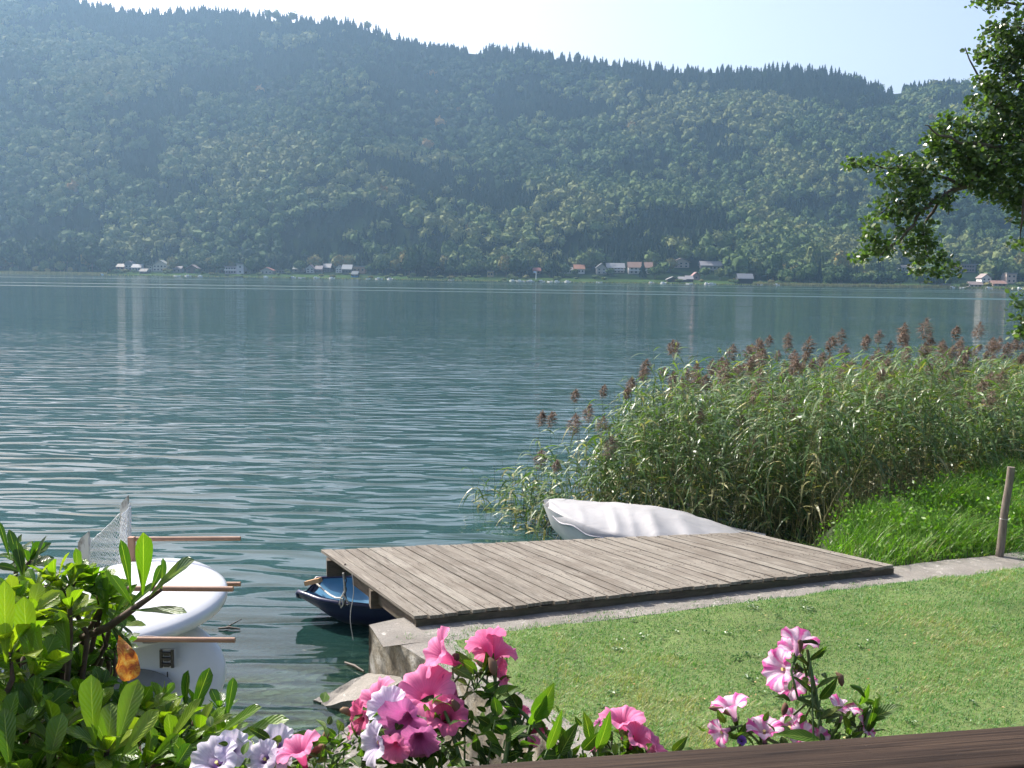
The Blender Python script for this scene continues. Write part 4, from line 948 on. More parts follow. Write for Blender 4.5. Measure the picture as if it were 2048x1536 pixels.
# reeds
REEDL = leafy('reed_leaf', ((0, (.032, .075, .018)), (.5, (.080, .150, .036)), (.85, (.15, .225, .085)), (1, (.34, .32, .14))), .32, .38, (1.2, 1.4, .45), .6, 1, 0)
REEDS = leafy('reed_stem', ((0, (.06, .07, .025)), (1, (.20, .18, .08))), .1, .6, (1, 1, .6), .4, 1, 0)
PLUME = leafy('reed_plume', ((0, (.12, .088, .07)), (1, (.30, .235, .195))), .3, .9, (1, .9, .8), .2, 1, 0)
WIND = np.array([.35, -.55])
def reed_batch(nb, P, Hh, r, nleaf=9, plume=None, dead=0.):
    n = len(P); a = r.uniform(0, TAU, n); ln = r.uniform(.03, .16, n)
    lean = np.stack([np.cos(a)*ln+WIND[0]*.10, np.sin(a)*ln+WIND[1]*.10, 0*a], 1)
    def at(q): return P+lean*(Hh*q**1.7)[:, None]+np.array([0, 0, 1.])*(Hh*q)[:, None]
    # stems, three-sided
    K = 5; qs = np.linspace(0, 1, K); C = np.stack([at(q*np.ones(n)) for q in qs], 1)
    th = np.arange(3)*TAU/3; rad = np.linspace(.0055, .0022, K)
    V = C[:, :, None, :]+(rad[:, None, None]*np.stack([np.cos(th), np.sin(th), 0*th], 1)[None])[None]
    F = np.array([[k*3+j, k*3+(j+1) % 3, (k+1)*3+(j+1) % 3, (k+1)*3+j] for k in range(K-1) for j in range(3)])
    FF = (F[None]+(np.arange(n)*K*3)[:, None, None]).reshape(-1, 4); nb.add(V.reshape(-1, 3), FF, 1, np.repeat(r.random(n), len(F)))
    # leaves
    for k in range(nleaf):
        q = np.clip(.22+.76*(k+r.random(n)*.9)/nleaf, 0, .99); b = at(q)
        L = r.uniform(.30, .60, n)*(1.15-.55*np.abs(q-.55)); a = r.uniform(0, TAU, n)
        d = np.stack([np.cos(a), np.sin(a)], 1)*.75+WIND*.8; d /= np.linalg.norm(d, axis=1)[:, None]
        dr = r.uniform(.35, 1.25, n); up = r.uniform(.5, 1.05, n)*(.5+.5*q)
        rows = []; S_ = 5; wv = np.stack([-d[:, 1], d[:, 0], r.normal(0, .25, n)], 1)
        tw = r.normal(0, .6, n)
        for j in range(S_+1):
            u = j/S_; c = b+np.concatenate([d*(L*(u-.12*u*u))[:, None], (L*(up*u-dr*u*u*1.15))[:, None]], 1)
            w_ = .021*(1.1 if j else .5)*max(0., (1-u)**.6)*(.55+.9*u*(1-u)*2.2); t2 = np.cos(tw*u)[:, None]; s2 = np.sin(tw*u)
            wvv = wv*t2+np.stack([0*s2, 0*s2, s2], 1)
            rows += [c-wvv*w_, c+wvv*w_] if j < S_ else [c]
        V = np.stack(rows, 1); m = V.shape[1]; base = (np.arange(n)*m)[:, None, None]
        Fq = np.array([[2*j, 2*j+1, 2*j+3, 2*j+2] for j in range(S_-1)])
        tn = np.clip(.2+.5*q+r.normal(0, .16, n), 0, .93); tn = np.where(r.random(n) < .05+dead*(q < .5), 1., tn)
        off = nb.n; nb.add(V.reshape(-1, 3), (base+Fq[None]).reshape(-1, 4), 0, np.repeat(tn, len(Fq)))
        nb.V.append(np.zeros((0, 3))); nb.uv.append(np.zeros((0, 2))); nb.F.append(base[:, 0]+np.array([[2*S_-2, 2*S_-1, 2*S_]])+off); nb.m.append(np.full(n, 0)); nb.t.append(tn); nb.sm.append(np.full(n, False))
    # plumes
    idx = np.where(plume)[0] if plume is not None else []
    for i in idx:
        tip = at(np.ones(n))[i]; Lp = r.uniform(.20, .36); m = 200
        s_ = r.random(m)**.8; a = r.uniform(0, TAU, m); bend = np.array([WIND[0]*.25, WIND[1]*.25, 0])
        b0 = tip+np.array([0, 0, 1])*(s_*Lp)[:, None]+bend*(s_**2*Lp)[:, None]
        rr = Lp*.50*np.sin(np.clip((1-s_)*1.15+.05, 0, 1)*pi*.75)
        e = b0+np.stack([np.cos(a)*rr+WIND[0]*.06, np.sin(a)*rr+WIND[1]*.06, Lp*r.uniform(-.15, .22, m)], 1)
        mid = (b0+e)/2+np.array([0, 0, .02]); wv = np.stack([-np.sin(a), np.cos(a), r.normal(0, .5, m)], 1)*r.uniform(.004, .008, m)[:, None]
        V = np.stack([b0, mid+wv, e, mid-wv], 1); nb.add(V.reshape(-1, 3), np.arange(4*m).reshape(m, 4), 2, np.clip(r.normal(.5, .25, m), 0, 1))
def inpoly(x, y, poly):
    c = np.zeros(len(x), bool); n = len(poly)
    for i in range(n):
        x1, y1 = poly[i]; x2, y2 = poly[(i+1) % n]
        k = ((y1 > y) != (y2 > y)) & (x < (x2-x1)*(y-y1)/(y2-y1+1e-12)+x1); c ^= k
    return c
r = np.random.default_rng(33)
poly = [(1.25, 16.6), (1.9, 15.9), (2.9, 15.2), (3.9, 15.0), (4.5, 14.7), (5.3, 15.2), (6.6, 16.0), (8.2, 16.9), (10.5, 18.5), (13, 22), (22, 31), (20, 35), (12, 28.5), (8, 26.0), (5.2, 24.5), (3.6, 22), (2.2, 19.6), (1.3, 18)]
n = 19000; X = r.uniform(1, 22, n); Y = r.uniform(13.5, 35, n); ok = inpoly(X, Y, poly) & (fbm(X*1.6, Y*1.6, 47, 3)+r.normal(0, .25, n) > -.22); X, Y = X[ok], Y[ok]; n = len(X)
print('reeds', n)
Zb = np.maximum(bankz(X, Y-quayline(X)), -.4); Zb = np.where(X < 3.6, -.3, Zb)
frontd = np.clip((X-1.2)/1.4, 0, 1); Hh = (1.5+.95*frontd)*np.clip(1+fbm(X*.9, Y*.9, 44, 4)*.55+r.normal(0, .09, n), .5, 1.25)-Zb*.7
Hh = np.where(Y > 22, Hh*.93, Hh); Hh *= np.where(X > 9.5, .9, 1)
Hh = Hh*np.where(r.random(n) < .3, r.uniform(.65, .95, n), 1); pl = r.random(n) < .075; Hh = np.where(pl, Hh*1.03, Hh)
nb = NB(); reed_batch(nb, np.stack([X, Y, Zb], 1), Hh, r, 11, pl, .35)
# thin outer fringe at the left and young reeds in open water
n = 75; X = r.uniform(.0, 1.6, n); Y = 16.7+r.normal(0, .55, n)-X*.35; Hs = (1.0+.6*np.clip(X, 0, 2))*r.uniform(.65, 1.15, n)
reed_batch(nb, np.stack([X, Y, np.full(n, -.3)], 1), Hs+.3, r, 7, (r.random(n) < .10) & (X > .2), .5)
n = 18; X = r.uniform(-.7, .0, n); Y = 18.0+r.normal(0, .9, n); reed_batch(nb, np.stack([X, Y, np.full(n, -.3)], 1), r.uniform(.5, 1.0, n), r, 4, None, .3)
# dead stalks leaning at the foot
n = 900; X = r.uniform(1.9, 9, n); Y = np.interp(X, [1.9, 2.9, 3.9, 4.6, 5.3, 6.6, 8.2, 10.5], [15.9, 15.2, 14.4, 13.7, 14.4, 15.9, 17.6, 19.5])+r.uniform(0, .7, n); P = np.stack([X, Y, np.maximum(bankz(X, Y-quayline(X)), -.3)], 1)
P[:, 2] = np.where(X < 3.6, -.3, P[:, 2])
blades(nb, P, r.uniform(.5, 1.5, n), .008, .9, r, 3, r.random(n)*.99, 1, wind=(.1, -.1))
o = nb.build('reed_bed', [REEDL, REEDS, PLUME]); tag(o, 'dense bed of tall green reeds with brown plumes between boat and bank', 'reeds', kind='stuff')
# single tall plumed reeds that stand out against the lake
SR = [(1708, 655, 21.5, 'tallest plumed reed, standing high against the lake above the reed bed'), (2000, 665, 22, 'rightmost tall plumed reed against the lake'), (1878, 668, 22, 'tall plumed reed left of the broad brown plume at the right of the reed bed'),
      (1918, 690, 22, 'reed with the broadest brown plume near the right of the reed bed'), (1762, 690, 22, 'reed with a pair-like brown plume right of the tallest reed'), (1298, 730, 17.5, 'plumed reed rising at the left shoulder of the reed bed'),
      (1180, 768, 17.2, 'dark plumed reed at the left end of the dense reed bed'), (1075, 812, 16.8, 'slender reed with a small plume in the thin left fringe'), (1590, 690, 21, 'plumed reed left of the tallest reed on the crest of the bed')]
for u, v, y, lb in SR:
    tp = ay(u, v+38, y); m = NB(); P = np.array([[tp[0]-.1, tp[1]+.12, -.2]]); hh = np.array([tp[2]+.2])
    rr_ = np.random.default_rng(int(u)); reed_batch(m, P, hh, rr_, 9, np.array([True]))
    o = m.build('plumed_reed', [REEDL, REEDS, PLUME], loc=tuple(P[0])); tag(o, lb, 'reed', 'single plumed reeds standing out of the reed bed')
# ================================================================== OVERHANGING TREE
r = np.random.default_rng(77)
tree = empty('overhanging_tree', (9.8, 11.6, .6), 'leafy green tree whose branch hangs into the picture from the right', 'tree')
ALDER = leafy('alder_leaf', ((0, (.035, .072, .020)), (.5, (.078, .13, .040)), (1, (.16, .225, .085))), .40, .30, (1.2, 1.5, .4), .75, 1, 0)
TBARK = plain('alder_bark', (.075, .06, .048), .9, .35, 9, bump=.01)
nb = NB(); tr0 = np.array([9.8, 11.6, .5])
trunk = [tr0, tr0+[.05, 0, 1.5], tr0+[-.1, .05, 3.2], tr0+[-.3, .1, 5.0], tr0+[-.35, .1, 7.2], tr0+[-.2, .1, 9.5]]
nb.tube(trunk, [.24, .20, .17, .14, .10, .04], 12); nb.build('trunk', TBARK, tree)
D0 = 12.2
def cp(u, v, dd=0): return ay(u, v, D0+dd)
limbs = [([(2330, 60, 0), (2120, 235, .1), (2000, 320, .1), (1930, 372, 0), (1880, 395, 0), (1845, 420, -.1), (1800, 480, -.1), (1760, 512, -.1)], .065, .008),
         ([(1930, 372, 0), (1860, 345, .1), (1790, 335, .1), (1705, 326, .1)], .025, .005), ([(1880, 395, 0), (1850, 450, .2), (1850, 510, .2), (1900, 545, .2)], .022, .005),
         ([(2330, 60, 0), (2150, 110, .2), (2050, 150, .2), (1975, 190, .2), (1930, 95, .2)], .05, .006), ([(2050, 300, 0), (1960, 290, -.2), (1880, 270, -.2), (1850, 250, -.2)], .03, .006),
         ([(2250, 150, 0), (2120, 330, -.3), (2050, 400, -.3), (2040, 480, -.3)], .04, .006), ([(2200, 50, 0), (2060, 5, 0), (1960, 0, 0)], .03, .006), ([(1845, 420, -.1), (1790, 400, 0), (1750, 440, 0)], .015, .004),
         ([(2300, 300, 0), (2180, 480, 0), (2100, 600, 0), (2035, 640, 0)], .03, .005), ([(1890, 380, 0), (1900, 410, 0), (1895, 430, 0)], .01, .004)]
nb = NB()
for pts, r0, r1 in limbs:
    P = np.array([cp(*q) for q in pts]); k = len(P)
    s_ = np.linspace(0, k-1, (k-1)*4+1); Pi = np.stack([np.interp(s_, np.arange(k), P[:, j]) for j in range(3)], 1); Pi[1:-1] += r.normal(0, .012, Pi[1:-1].shape)
    nb.tube(Pi, np.linspace(r0, r1, len(Pi)), 7)
nb.tube([trunk[4], lerp(trunk[4], cp(2330, 60), .5)+[0, 0, .1], cp(2330, 60)], [.09, .08, .065], 8)
nb.tube([trunk[3], cp(2250, 150), ], [.07, .05], 8); nb.tube([trunk[2], cp(2300, 300)], [.06, .035], 8); nb.tube([trunk[5], cp(2200, 50)], [.05, .035], 8)
CL = [(2035, 55, 48), (1995, 70, 34), (1985, 100, 30), (2030, 110, 45), (2040, 170, 60), (1990, 150, 28), (2045, 250, 75), (1990, 215, 45), (1975, 175, 22), (1935, 268, 42), (1900, 300, 40), (1870, 275, 28), (1960, 330, 62), (2030, 330, 60),
      (1860, 325, 36), (1820, 330, 34), (1790, 325, 28), (1755, 325, 18), (1722, 324, 12), (1705, 325, 9), (1780, 375, 28), (1820, 385, 36), (1895, 245, 26), (1925, 235, 20), (1860, 385, 30), (1795, 410, 28), (1765, 425, 22), (1750, 455, 20), (1790, 450, 24),
      (1745, 480, 20), (1775, 495, 26), (1740, 505, 14), (1725, 520, 9), (1825, 430, 28), (1845, 470, 28), (1815, 500, 24), (1855, 510, 26), (1885, 525, 22), (1902, 545, 12), (1835, 528, 20), (1868, 545, 14), (1898, 410, 14), (1892, 398, 9),
      (2000, 385, 40), (2040, 400, 34), (1975, 375, 30), (2045, 440, 20), (2048, 490, 16), (2048, 600, 20), (2040, 635, 18), (2055, 655, 26), (1985, 3, 18), (2020, 0, 24), (1958, 0, 7), (1955, 160, 14), (1945, 195, 14), (2062, 350, 50), (2000, 265, 45), (2060, 90, 50), (1930, 340, 40),
      (2120, 120, 110), (2150, 300, 120), (2250, 180, 150), (2120, 420, 70), (2330, 60, 160), (2220, 20, 120), (2380, 250, 160), (2120, 620, 60), (2450, 120, 170), (2130, 560, 60)]
Cs, Sz, Up = [], [], []
for u, v, rad in CL:
    off = u > 2100; dn = .012 if off else .165
    nsub = max(3, int(rad*rad*dn/14)); Rm = rad*D0/F_PX
    for k in range(nsub):
        w_ = r.normal(size=3); w_ /= np.linalg.norm(w_); w_[1] *= 1.3
        c = cp(u, v)+w_*Rm*r.random()**.42*.95
        if k % 3 == 0: nb.tube([cp(u, v), lerp(cp(u, v), c, .5)+r.normal(0, .02, 3), c], [.006, .004, .002], 4, cap=False)
        nl = 16
        Cs.append(c+r.normal(size=(nl, 3))*np.array([.06, .07, .04])); Sz.append(r.uniform(.018, .036, nl))
C = np.concatenate(Cs); sz = np.concatenate(Sz); n = len(C); print('alder leaves', n)
nb.build('branches', TBARK, tree)
N_ = r.normal(size=(n, 3))*.75+np.array([-.1, -.15, .75]); N_ /= np.linalg.norm(N_, axis=1)[:, None]
T = np.cross(N_, r.normal(size=(n, 3))); T /= np.linalg.norm(T, axis=1)[:, None]; B = np.cross(N_, T)
rows = []
for a, k in ((0, 1.), (pi*.28, .92), (pi*.62, .85), (pi, .95), (-pi*.62, .85), (-pi*.28, .92)):
    rows.append(C+T*(np.cos(a)*sz*k*1.15)[:, None]+B*(np.sin(a)*sz*k)[:, None]+N_*(sz*.22*abs(sin(a)))[:, None])
V = np.stack(rows, 1); nb = NB(); b_ = (np.arange(n)*6)[:, None]; tn = np.clip(r.normal(.5, .22, n), 0, 1)
nb.add(V.reshape(-1, 3), b_+np.array([[0, 1, 2, 3]]), 0, tn)
nb.V.append(np.zeros((0, 3))); nb.uv.append(np.zeros((0, 2))); nb.F.append(b_+np.array([[3, 4, 5, 0]])); nb.m.append(np.zeros(n, int)); nb.t.append(tn); nb.sm.append(np.full(n, False))
nb.build('crown', ALDER, tree)
# ================================================================== RACK, BOARDS, NET
ROD = plain('round_wood', (.27, .15, .095), .6, .25, 6, bump=.003)
rk = empty('board_rack', (-3.3, 6.2, .55), 'wooden rack of reddish round bars carrying the white boards', 'rack')
yn, yf = 5.55, 6.6
rods = [((466, 1178), -1.15, yn), ((481, 1077), None, yf), ((470, 1280), -1.15, yn), ((481, 1168), None, yf)]
ends = []
for (u, v), ln_, y in rods:
    a = ay(u, v, y); b = a+np.array([ln_, .03, -.02]) if ln_ else np.array([ay(263, v, y)[0], y+.02, a[2]-.02]); m = NB(); m.tube([b, lerp(a, b, .5), a], [.017, .016, .0155], 12); m.build('bar', ROD, rk); ends.append((a, b))
for y, k1, k2 in ((yn, 0, 2), (yf, 1, 3)):
    xb = ends[k1][1][0]; m = NB(); m.bar((xb, y, .35), (xb, y, ends[k1][1][2]+.02), .04, .04); m.build('upright', ROD, rk)
m = NB(); m.bar((ends[2][1][0], yn, ends[2][1][2]-.15), (ends[3][1][0], yf, ends[3][1][2]-.15), .04, .04); m.build('cross_piece', TIMBER, rk)
# boards
t = NT('board_white'); f = t.noise(t.coord(), 5, 3); t.base(t.ramp(f, (.3, (.50, .52, .54)), (.7, (.56, .58, .60)))); t.set(Roughness=.28); t.b.inputs['Coat Weight'].default_value = .3
BRD = t.m
GREYF = plain('grey_fitting', (.16, .16, .17), .35, .2, 30); BLKF = plain('black_fitting', (.02, .018, .02), .4, .2, 30)
def board(L, Wd, Th, nose=2.6, nn=46, ms=28):
    s_ = np.linspace(0, 1, nn)**.8; x = L*(1-s_)           # x: 0 at tail, L at nose; start at nose
    x = np.linspace(L, 0, nn); d = (L-x)
    x = L-L*(np.linspace(0, 1, nn)**1.9); d = L-x
    hw = Wd/2*np.clip(1-np.clip(1-d/(.72), 0, 1)**nose, 0, 1)**(1/2.1); hw *= 1-.35*np.clip((d-L*.55)/(L*.45), 0, 1)**2
    th = Th/2*np.clip(1-np.clip(1-d/(.30), 0, 1)**2.4, 0, 1)**.5
    a = np.arange(ms)*TAU/ms; ca, sa = np.cos(a), np.sin(a); ex = .62
    G = np.zeros((nn, ms, 3)); G[..., 0] = x[:, None]; G[..., 1] = hw[:, None]*np.sign(ca)*np.abs(ca)**.75; G[..., 2] = th[:, None]*np.sign(sa)*np.abs(sa)**ex
    G[..., 2] += (.06*np.clip(1-d/.9, 0, 1)**2)[:, None]
    return G
def orient(G, fwd, nrm, org):
    f = np.array(fwd, float); f /= np.linalg.norm(f); n_ = np.array(nrm, float); n_ -= f*(n_@f); n_ /= np.linalg.norm(n_); s2 = np.cross(n_, f)
    return G @ np.stack([f, s2, n_])+np.asarray(org)
def tipat(u, v, y, L, fwd): f = np.array(fwd, float); f /= np.linalg.norm(f); return ay(u, v, y)-f*L
f1 = (.72, .69, .02); n1_ = (.03, -.17, .985); L_ = 1.9
b1 = empty('surfboard', tuple(tipat(436, 1165, 6.5, L_, f1)), 'thick glossy white surfboard lying across the upper rack bars', 'surfboard')
m = NB(); m.grid(orient(board(L_, 1.05, .155), f1, n1_, b1.location), 0, closed=True); m.build('shell', BRD, b1)
def on_board(lx, ly, lz): return orient(np.array([[lx, ly, lz]]), f1, n1_, b1.location)[0]
a_ = np.linspace(-1.3, 1.3, 24); m = NB(); P = np.array([on_board(L_-.42+.30*cos(q)-.10, .40*sin(q)*1.0, .079) for q in a_]); m.tube(P, .0022, 4, cap=False); m.build('seam', plain('seam_grey', (.30, .31, .33), .6), b1)
hp = ay(296, 1279, 5.62); m = NB(); th = np.linspace(0, TAU, 22)
m.tube(np.stack([hp+[.075*cos(q), .006*sin(q), .017*sin(q)] for q in th]), .006, 6, cap=False); m.tube([hp-[.07, 0, -.002], hp+[.07, 0, .002]], .011, 6); m.build('carry_handle', GREYF, b1)
m = NB(); q0 = on_board(L_-1.05, -.33, .083); m.tube([q0, q0+[.05, -.02, .004], q0+[.09, -.045, .002]], .004, 5); m.tube([q0+[.055, -.02, .004], q0+[.055, -.05, .002]], .004, 5); m.build('leash_plug', BLKF, b1)
f2 = (.97, .05, -.10); n2_ = (.06, -.93, .30); L2_ = 1.7
b2 = empty('surfboard', tuple(tipat(455, 1352, 6.0, L2_, f2)), 'second white surfboard standing on its edge under the upper one, with a black fin box', 'surfboard')
m = NB(); m.grid(orient(board(L2_, .72, .14), f2, n2_, b2.location), 0, closed=True); m.build('shell', BRD, b2)
fb = ay(335, 1316, 5.86); m = NB(); m.box(fb+[0, -.0, 0], (.092, .012, .118)); m.build('fin_box_plate', plain('plate_grey', (.42, .42, .44), .4), b2)
m = NB()
for dx in (-.034, .034): m.box(fb+[dx, -.012, 0], (.016, .016, .112))
for dz in (-.034, .002, .036): m.box(fb+[0, -.014, dz], (.05, .02, .014)); m.box(fb+[0, -.012, dz-.012], (.03, .014, .008))
m.build('fin_box', BLKF, b2)
m = NB(); q = ay(335, 1350, 5.87); m.tube([q+[0, 0, .02], q-[0, 0, .03]], .004, 5); m.build('drain_plug', BLKF, b2)
b3p = ay(345, 1400, 5.75); b3 = empty('surfboard', tuple(b3p-np.array([2.3, 0, 0])), 'silver-grey rounded board end lowest on the rack, half hidden behind the leaves', 'surfboard')
m = NB(); m.grid(orient(board(2.3, .42, .10), (.99, .02, .0), (0, -.5, .86), b3.location), 0, closed=True); m.build('shell', plain('board_silver', (.22, .23, .24), .25), b3)
# net between two flat posts
NETM = plain('net_cord', (.75, .77, .8), .8, .2, 30); t = NT('net_post'); f = t.noise(t.coord('Object', (1, 1, .4)), 18, 5, .7); t.base(t.ramp(f, (.42, (.30, .27, .24)), (.55, (.62, .61, .58)))); t.set(Roughness=.85)
NPOST = t.m
nt = empty('fishing_net', tuple(ay(215, 1200, 7.4)), 'white mesh net hanging between two worn pale posts behind the rack', 'net')
def flatpost(u0, u1, vt, vb, y, tipdx):
    a, b = ay(u0, vb, y), ay(u1, vb, y); zt = ay(u1, vt, y)[2]; w = b[0]-a[0]; m = NB()
    V = np.array([[a[0], y, a[2]], [b[0], y, a[2]], [b[0]+tipdx, y, zt], [a[0]+w*.3+tipdx, y, zt-.05], [a[0]+tipdx, y, zt-.09]]); V = np.vstack([V, V+[0, .03, 0]])
    m.add(V, [[0, 1, 2, 3, 4], [9, 8, 7, 6, 5]]); m.add(V, [[i, i+5, (i+1) % 5+5, (i+1) % 5] for i in range(5)]); m.build('post', NPOST, nt)
flatpost(252, 268, 992, 1460, 7.3, 0.); flatpost(168, 189, 1064, 1460, 7.6, .0)
def netpanel(c00, c10, c11, c01, nx, ny, sag):
    """c00 bottom-left, c10 bottom-right, c11 top-right, c01 top-left"""
    c00, c10, c11, c01 = [np.asarray(q) for q in (c00, c10, c11, c01)]; m = NB()
    def P(i, j):
        a, b = i/nx, j/ny; p_ = (c00*(1-a)+c10*a)*(1-b)+(c01*(1-a)+c11*a)*b
        return p_+np.array([0, sag*sin(pi*a)*(.6+b)*.5, -sag*1.3*sin(pi*a)*b])+np.array([fbm(a*7, b*7, 3, 2), 0, fbm(a*7, b*7, 8, 2)])*.015
    for i in range(-ny, nx+1):
        for sg in (1, -1):
            pts = [P(i+k if sg > 0 else nx-i-k, k) for k in range(ny+1) if 0 <= i+k <= nx]
            if len(pts) > 1: m.tube(np.array(pts), .0036, 3, cap=False)
    e = [P(k, ny) for k in range(nx+1)]; m.tube(np.array(e), .004, 4); m.build('mesh', NETM, nt)
netpanel(ay(165, 1230, 7.58), ay(268, 1230, 7.28), ay(262, 1004, 7.28), ay(185, 1082, 7.58), 15, 24, .0)
netpanel(ay(225, 1230, 7.1), ay(268, 1230, 7.28), ay(262, 1010, 7.28), ay(245, 1030, 7.2), 7, 24, .0)
netpanel(ay(150, 1230, 7.75), ay(172, 1230, 7.6), ay(182, 1075, 7.6), ay(160, 1130, 7.75), 5, 18, .03)
# ================================================================== TERRACE RAIL
ZR = 3.65
A1 = az(2048, 1447, ZR); A0 = az(1050, 1520, ZR); rd = (A1-A0); rd /= np.linalg.norm(rd); rn = np.array([rd[1], -rd[0], 0])   # towards the camera
ra, rb = A0-rd*1.6, A1+rd*2.2
t = NT('stained_wood'); uvn = t.coord('UV'); mp = t.n('Mapping'); mp.inputs['Scale'].default_value = (2.2, 55, 1); t.l(uvn, mp.inputs[0])
g = t.noise(mp.outputs[0], 1.0, 6, .65, 1.2); mp3 = t.n('Mapping'); mp3.inputs['Scale'].default_value = (1.3, 16, 1); t.l(uvn, mp3.inputs[0]); g2 = t.noise(mp3.outputs[0], 1., 4, .6, .6)
c = t.ramp(g, (.32, (.010, .006, .004)), (.5, (.032, .020, .013)), (.68, (.070, .046, .030))); c = t.mix(t.ramp(g2, (.45, 0.), (.7, .6)), c, (.035, .022, .015)); sp = t.noise(uvn, 90, 3, .6); c = t.mix(t.ramp(sp, (.70, 0.), (.76, .6)), c, (.14, .11, .085))
t.base(c); t.set(Roughness=.75); t.b.inputs['Specular IOR Level'].default_value = .2; t.bump(t.math('ADD', g, g2), .0025)
RAILM = t.m
rail = empty('terrace_railing', tuple(lerp(ra, rb, .5)), 'dark brown wooden railing board crossing the bottom right corner', 'railing')
def board_uv(a, b, nrm_, w, th, name, mat, parent, seg=60):
    m = NB(); prof = [(0, 0), (.003, .004), (.010, .0)]; s_ = np.linspace(0, 1, seg); d = b-a; L = np.linalg.norm(d)
    # rounded rectangle section: across (towards camera) and down
    rr = .007; sec = []
    for cx_, cz_, a0 in ((rr, -rr, 90), (rr, -th+rr, 180), (w-rr, -th+rr, 270), (w-rr, -rr, 0)):
        ang = [a0+k*22.5 for k in range(5)]
        sec += [(cx_+rr*cos(radians(q)), cz_+rr*sin(radians(q))) for q in ang]
    sec = np.array(sec); k = len(sec); cen = np.array([0, 0])
    P = a[None]+d[None]*s_[:, None]; wob = fbm(s_*L*3, s_*0, 3, 3)*.0015
    G = P[:, None]+np.asarray(nrm_)[None, None]*sec[None, :, :1]+np.array([0, 0, 1.])*sec[None, :, 1:2]; G = G.copy(); G[..., 2] += wob[:, None]
    per = np.concatenate([[0], np.cumsum(np.linalg.norm(np.diff(sec, axis=0), axis=1))])
    uv = np.stack(np.broadcast_arrays(s_[:, None]*L, per[None]), -1)
    m.grid(G, 0, uv=uv, closed=True); m.add(G[0], [list(range(k))]); m.add(G[-1], [list(range(k))[::-1]])
    return m.build(name, mat, parent, uvs=True)
board_uv(ra, rb, rn, .098, .036, 'top_board', RAILM, rail)
board_uv(ra-[0, 0, .04]+rn*.02, rb-[0, 0, .04]+rn*.02, rn, .05, .11, 'under_beam', RAILM, rail)
board_uv(ra-[0, 0, .55]+rn*.02, rb-[0, 0, .55]+rn*.02, rn, .04, .10, 'lower_beam', RAILM, rail)
for k in (.02, .5, .98):
    q = lerp(ra, rb, k)+rn*.03; m = NB(); m.bar(q-[0, 0, 1.04], q-[0, 0, .15], .08, .08); m.build('post', RAILM, rail)
q0 = (A0+A1)/2; m = NB(); R = np.stack([rd, np.array([-rd[1], rd[0], 0]), np.array([0, 0, 1.])], 1)
m.box(q0+rn*2.4-[0, 0, 1.12], (6.5, 4.6, .14), 0, R); o = m.build('terrace_floor', TIMBER); tag(o, kind='structure')
m = NB()
for sx in (-3.1, 0, 3.1):
    for sy in (.25, 4.4): m.bar(q0+rd*sx+rn*sy-[0, 0, 3.1], q0+rd*sx+rn*sy-[0, 0, 1.2], .16, .16)
o = m.build('terrace_support', TIMBER); tag(o, kind='structure')
# flower boxes hung outside the railing, just below the picture
BOXM = plain('planter_brown', (.12, .06, .035), .7, .2, 10); EARTH = plain('potting_soil', (.03, .022, .016), .95, .4, 40, bump=.01)
def planter(c, L, lb):
    e = empty('flower_box', tuple(c), lb, 'flower box'); m = NB()
    for sg in (-1, 1): m.box(c+(-rn)*sg*.085, (L, .014, .16), 0, R); m.box(c+rd*sg*(L/2-.007), (.014, .15, .16), 0, R)
    m.box(c-[0, 0, .075], (L-.02, .155, .014), 0, R); m.build('box', BOXM, e); m = NB(); m.box(c+[0, 0, .045], (L-.03, .154, .02), 0, R); m.build('soil', EARTH, e)
bc1 = lerp(A0, A1, -.05)-rn*.14-[0, 0, .36]; bc2 = lerp(A0, A1, .75)-rn*.14-[0, 0, .36]
planter(bc1, .95, 'brown flower box holding the pink and white petunias, left of the other box'); planter(bc2, .75, 'brown flower box holding the striped petunias at the right')

# ================================================================== LEAVES
def leaf(nb, base, d, up, L, Wd, curl=.3, fold=.25, mat=0, tone=.5, shape='obo', twist=0., ns=9, wavy=.0, rr=None):
    d = np.asarray(d, float); d = d/np.linalg.norm(d); up = np.asarray(up, float); up = up-d*(up@d); up /= np.linalg.norm(up)+1e-9; sd = np.cross(up, d)
    s_ = np.linspace(0, 1, ns)
    if shape == 'obo': w = (np.clip(s_, 0.02, 1)**1.15*np.clip(1-s_**3.2, 0, 1)**.55)*1.12+.035*(1-s_)
    elif shape == 'ovate': w = np.sin(np.clip(s_, 0, 1)**.75*pi)**.85
    else: w = np.sin(s_**.9*pi)
    w = w/w.max()*Wd/2; w[-1] = .0008
    ang = curl*s_; cx_ = np.concatenate([[0], np.cumsum(np.cos(ang[:-1]))])/(ns-1)*L; cz_ = -np.concatenate([[0], np.cumsum(np.sin(ang[:-1]))])/(ns-1)*L
    cc = np.array([-1, -.55, 0, .55, 1.])
    y = w[:, None]*cc[None]; z = np.abs(cc)[None]*w[:, None]*fold+cz_[:, None]
    if wavy: z = z+wavy*Wd*np.sin(s_*14+base[0]*90)[:, None]*np.abs(cc)[None]**2
    tw = twist*s_; yc, ys_ = np.cos(tw)[:, None], np.sin(tw)[:, None]
    y2, z2 = y*yc, z+y*ys_
    G = np.asarray(base)+cx_[:, None, None]*d+y2[..., None]*sd+z2[..., None]*up
    uv = np.stack(np.broadcast_arrays((cc[None]+1)/2, s_[:, None]), -1)
    nb.grid(G, mat, tone, uv=uv)
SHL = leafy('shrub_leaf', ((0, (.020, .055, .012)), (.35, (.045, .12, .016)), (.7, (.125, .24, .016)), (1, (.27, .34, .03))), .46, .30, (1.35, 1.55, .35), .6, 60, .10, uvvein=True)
SHB = plain('shrub_bark', (.10, .07, .05), .9, .3, 50, bump=.002)
r = np.random.default_rng(101)
def camdir(x, y, z): return RGT*x+UPV*y-FWD*z          # z towards the camera
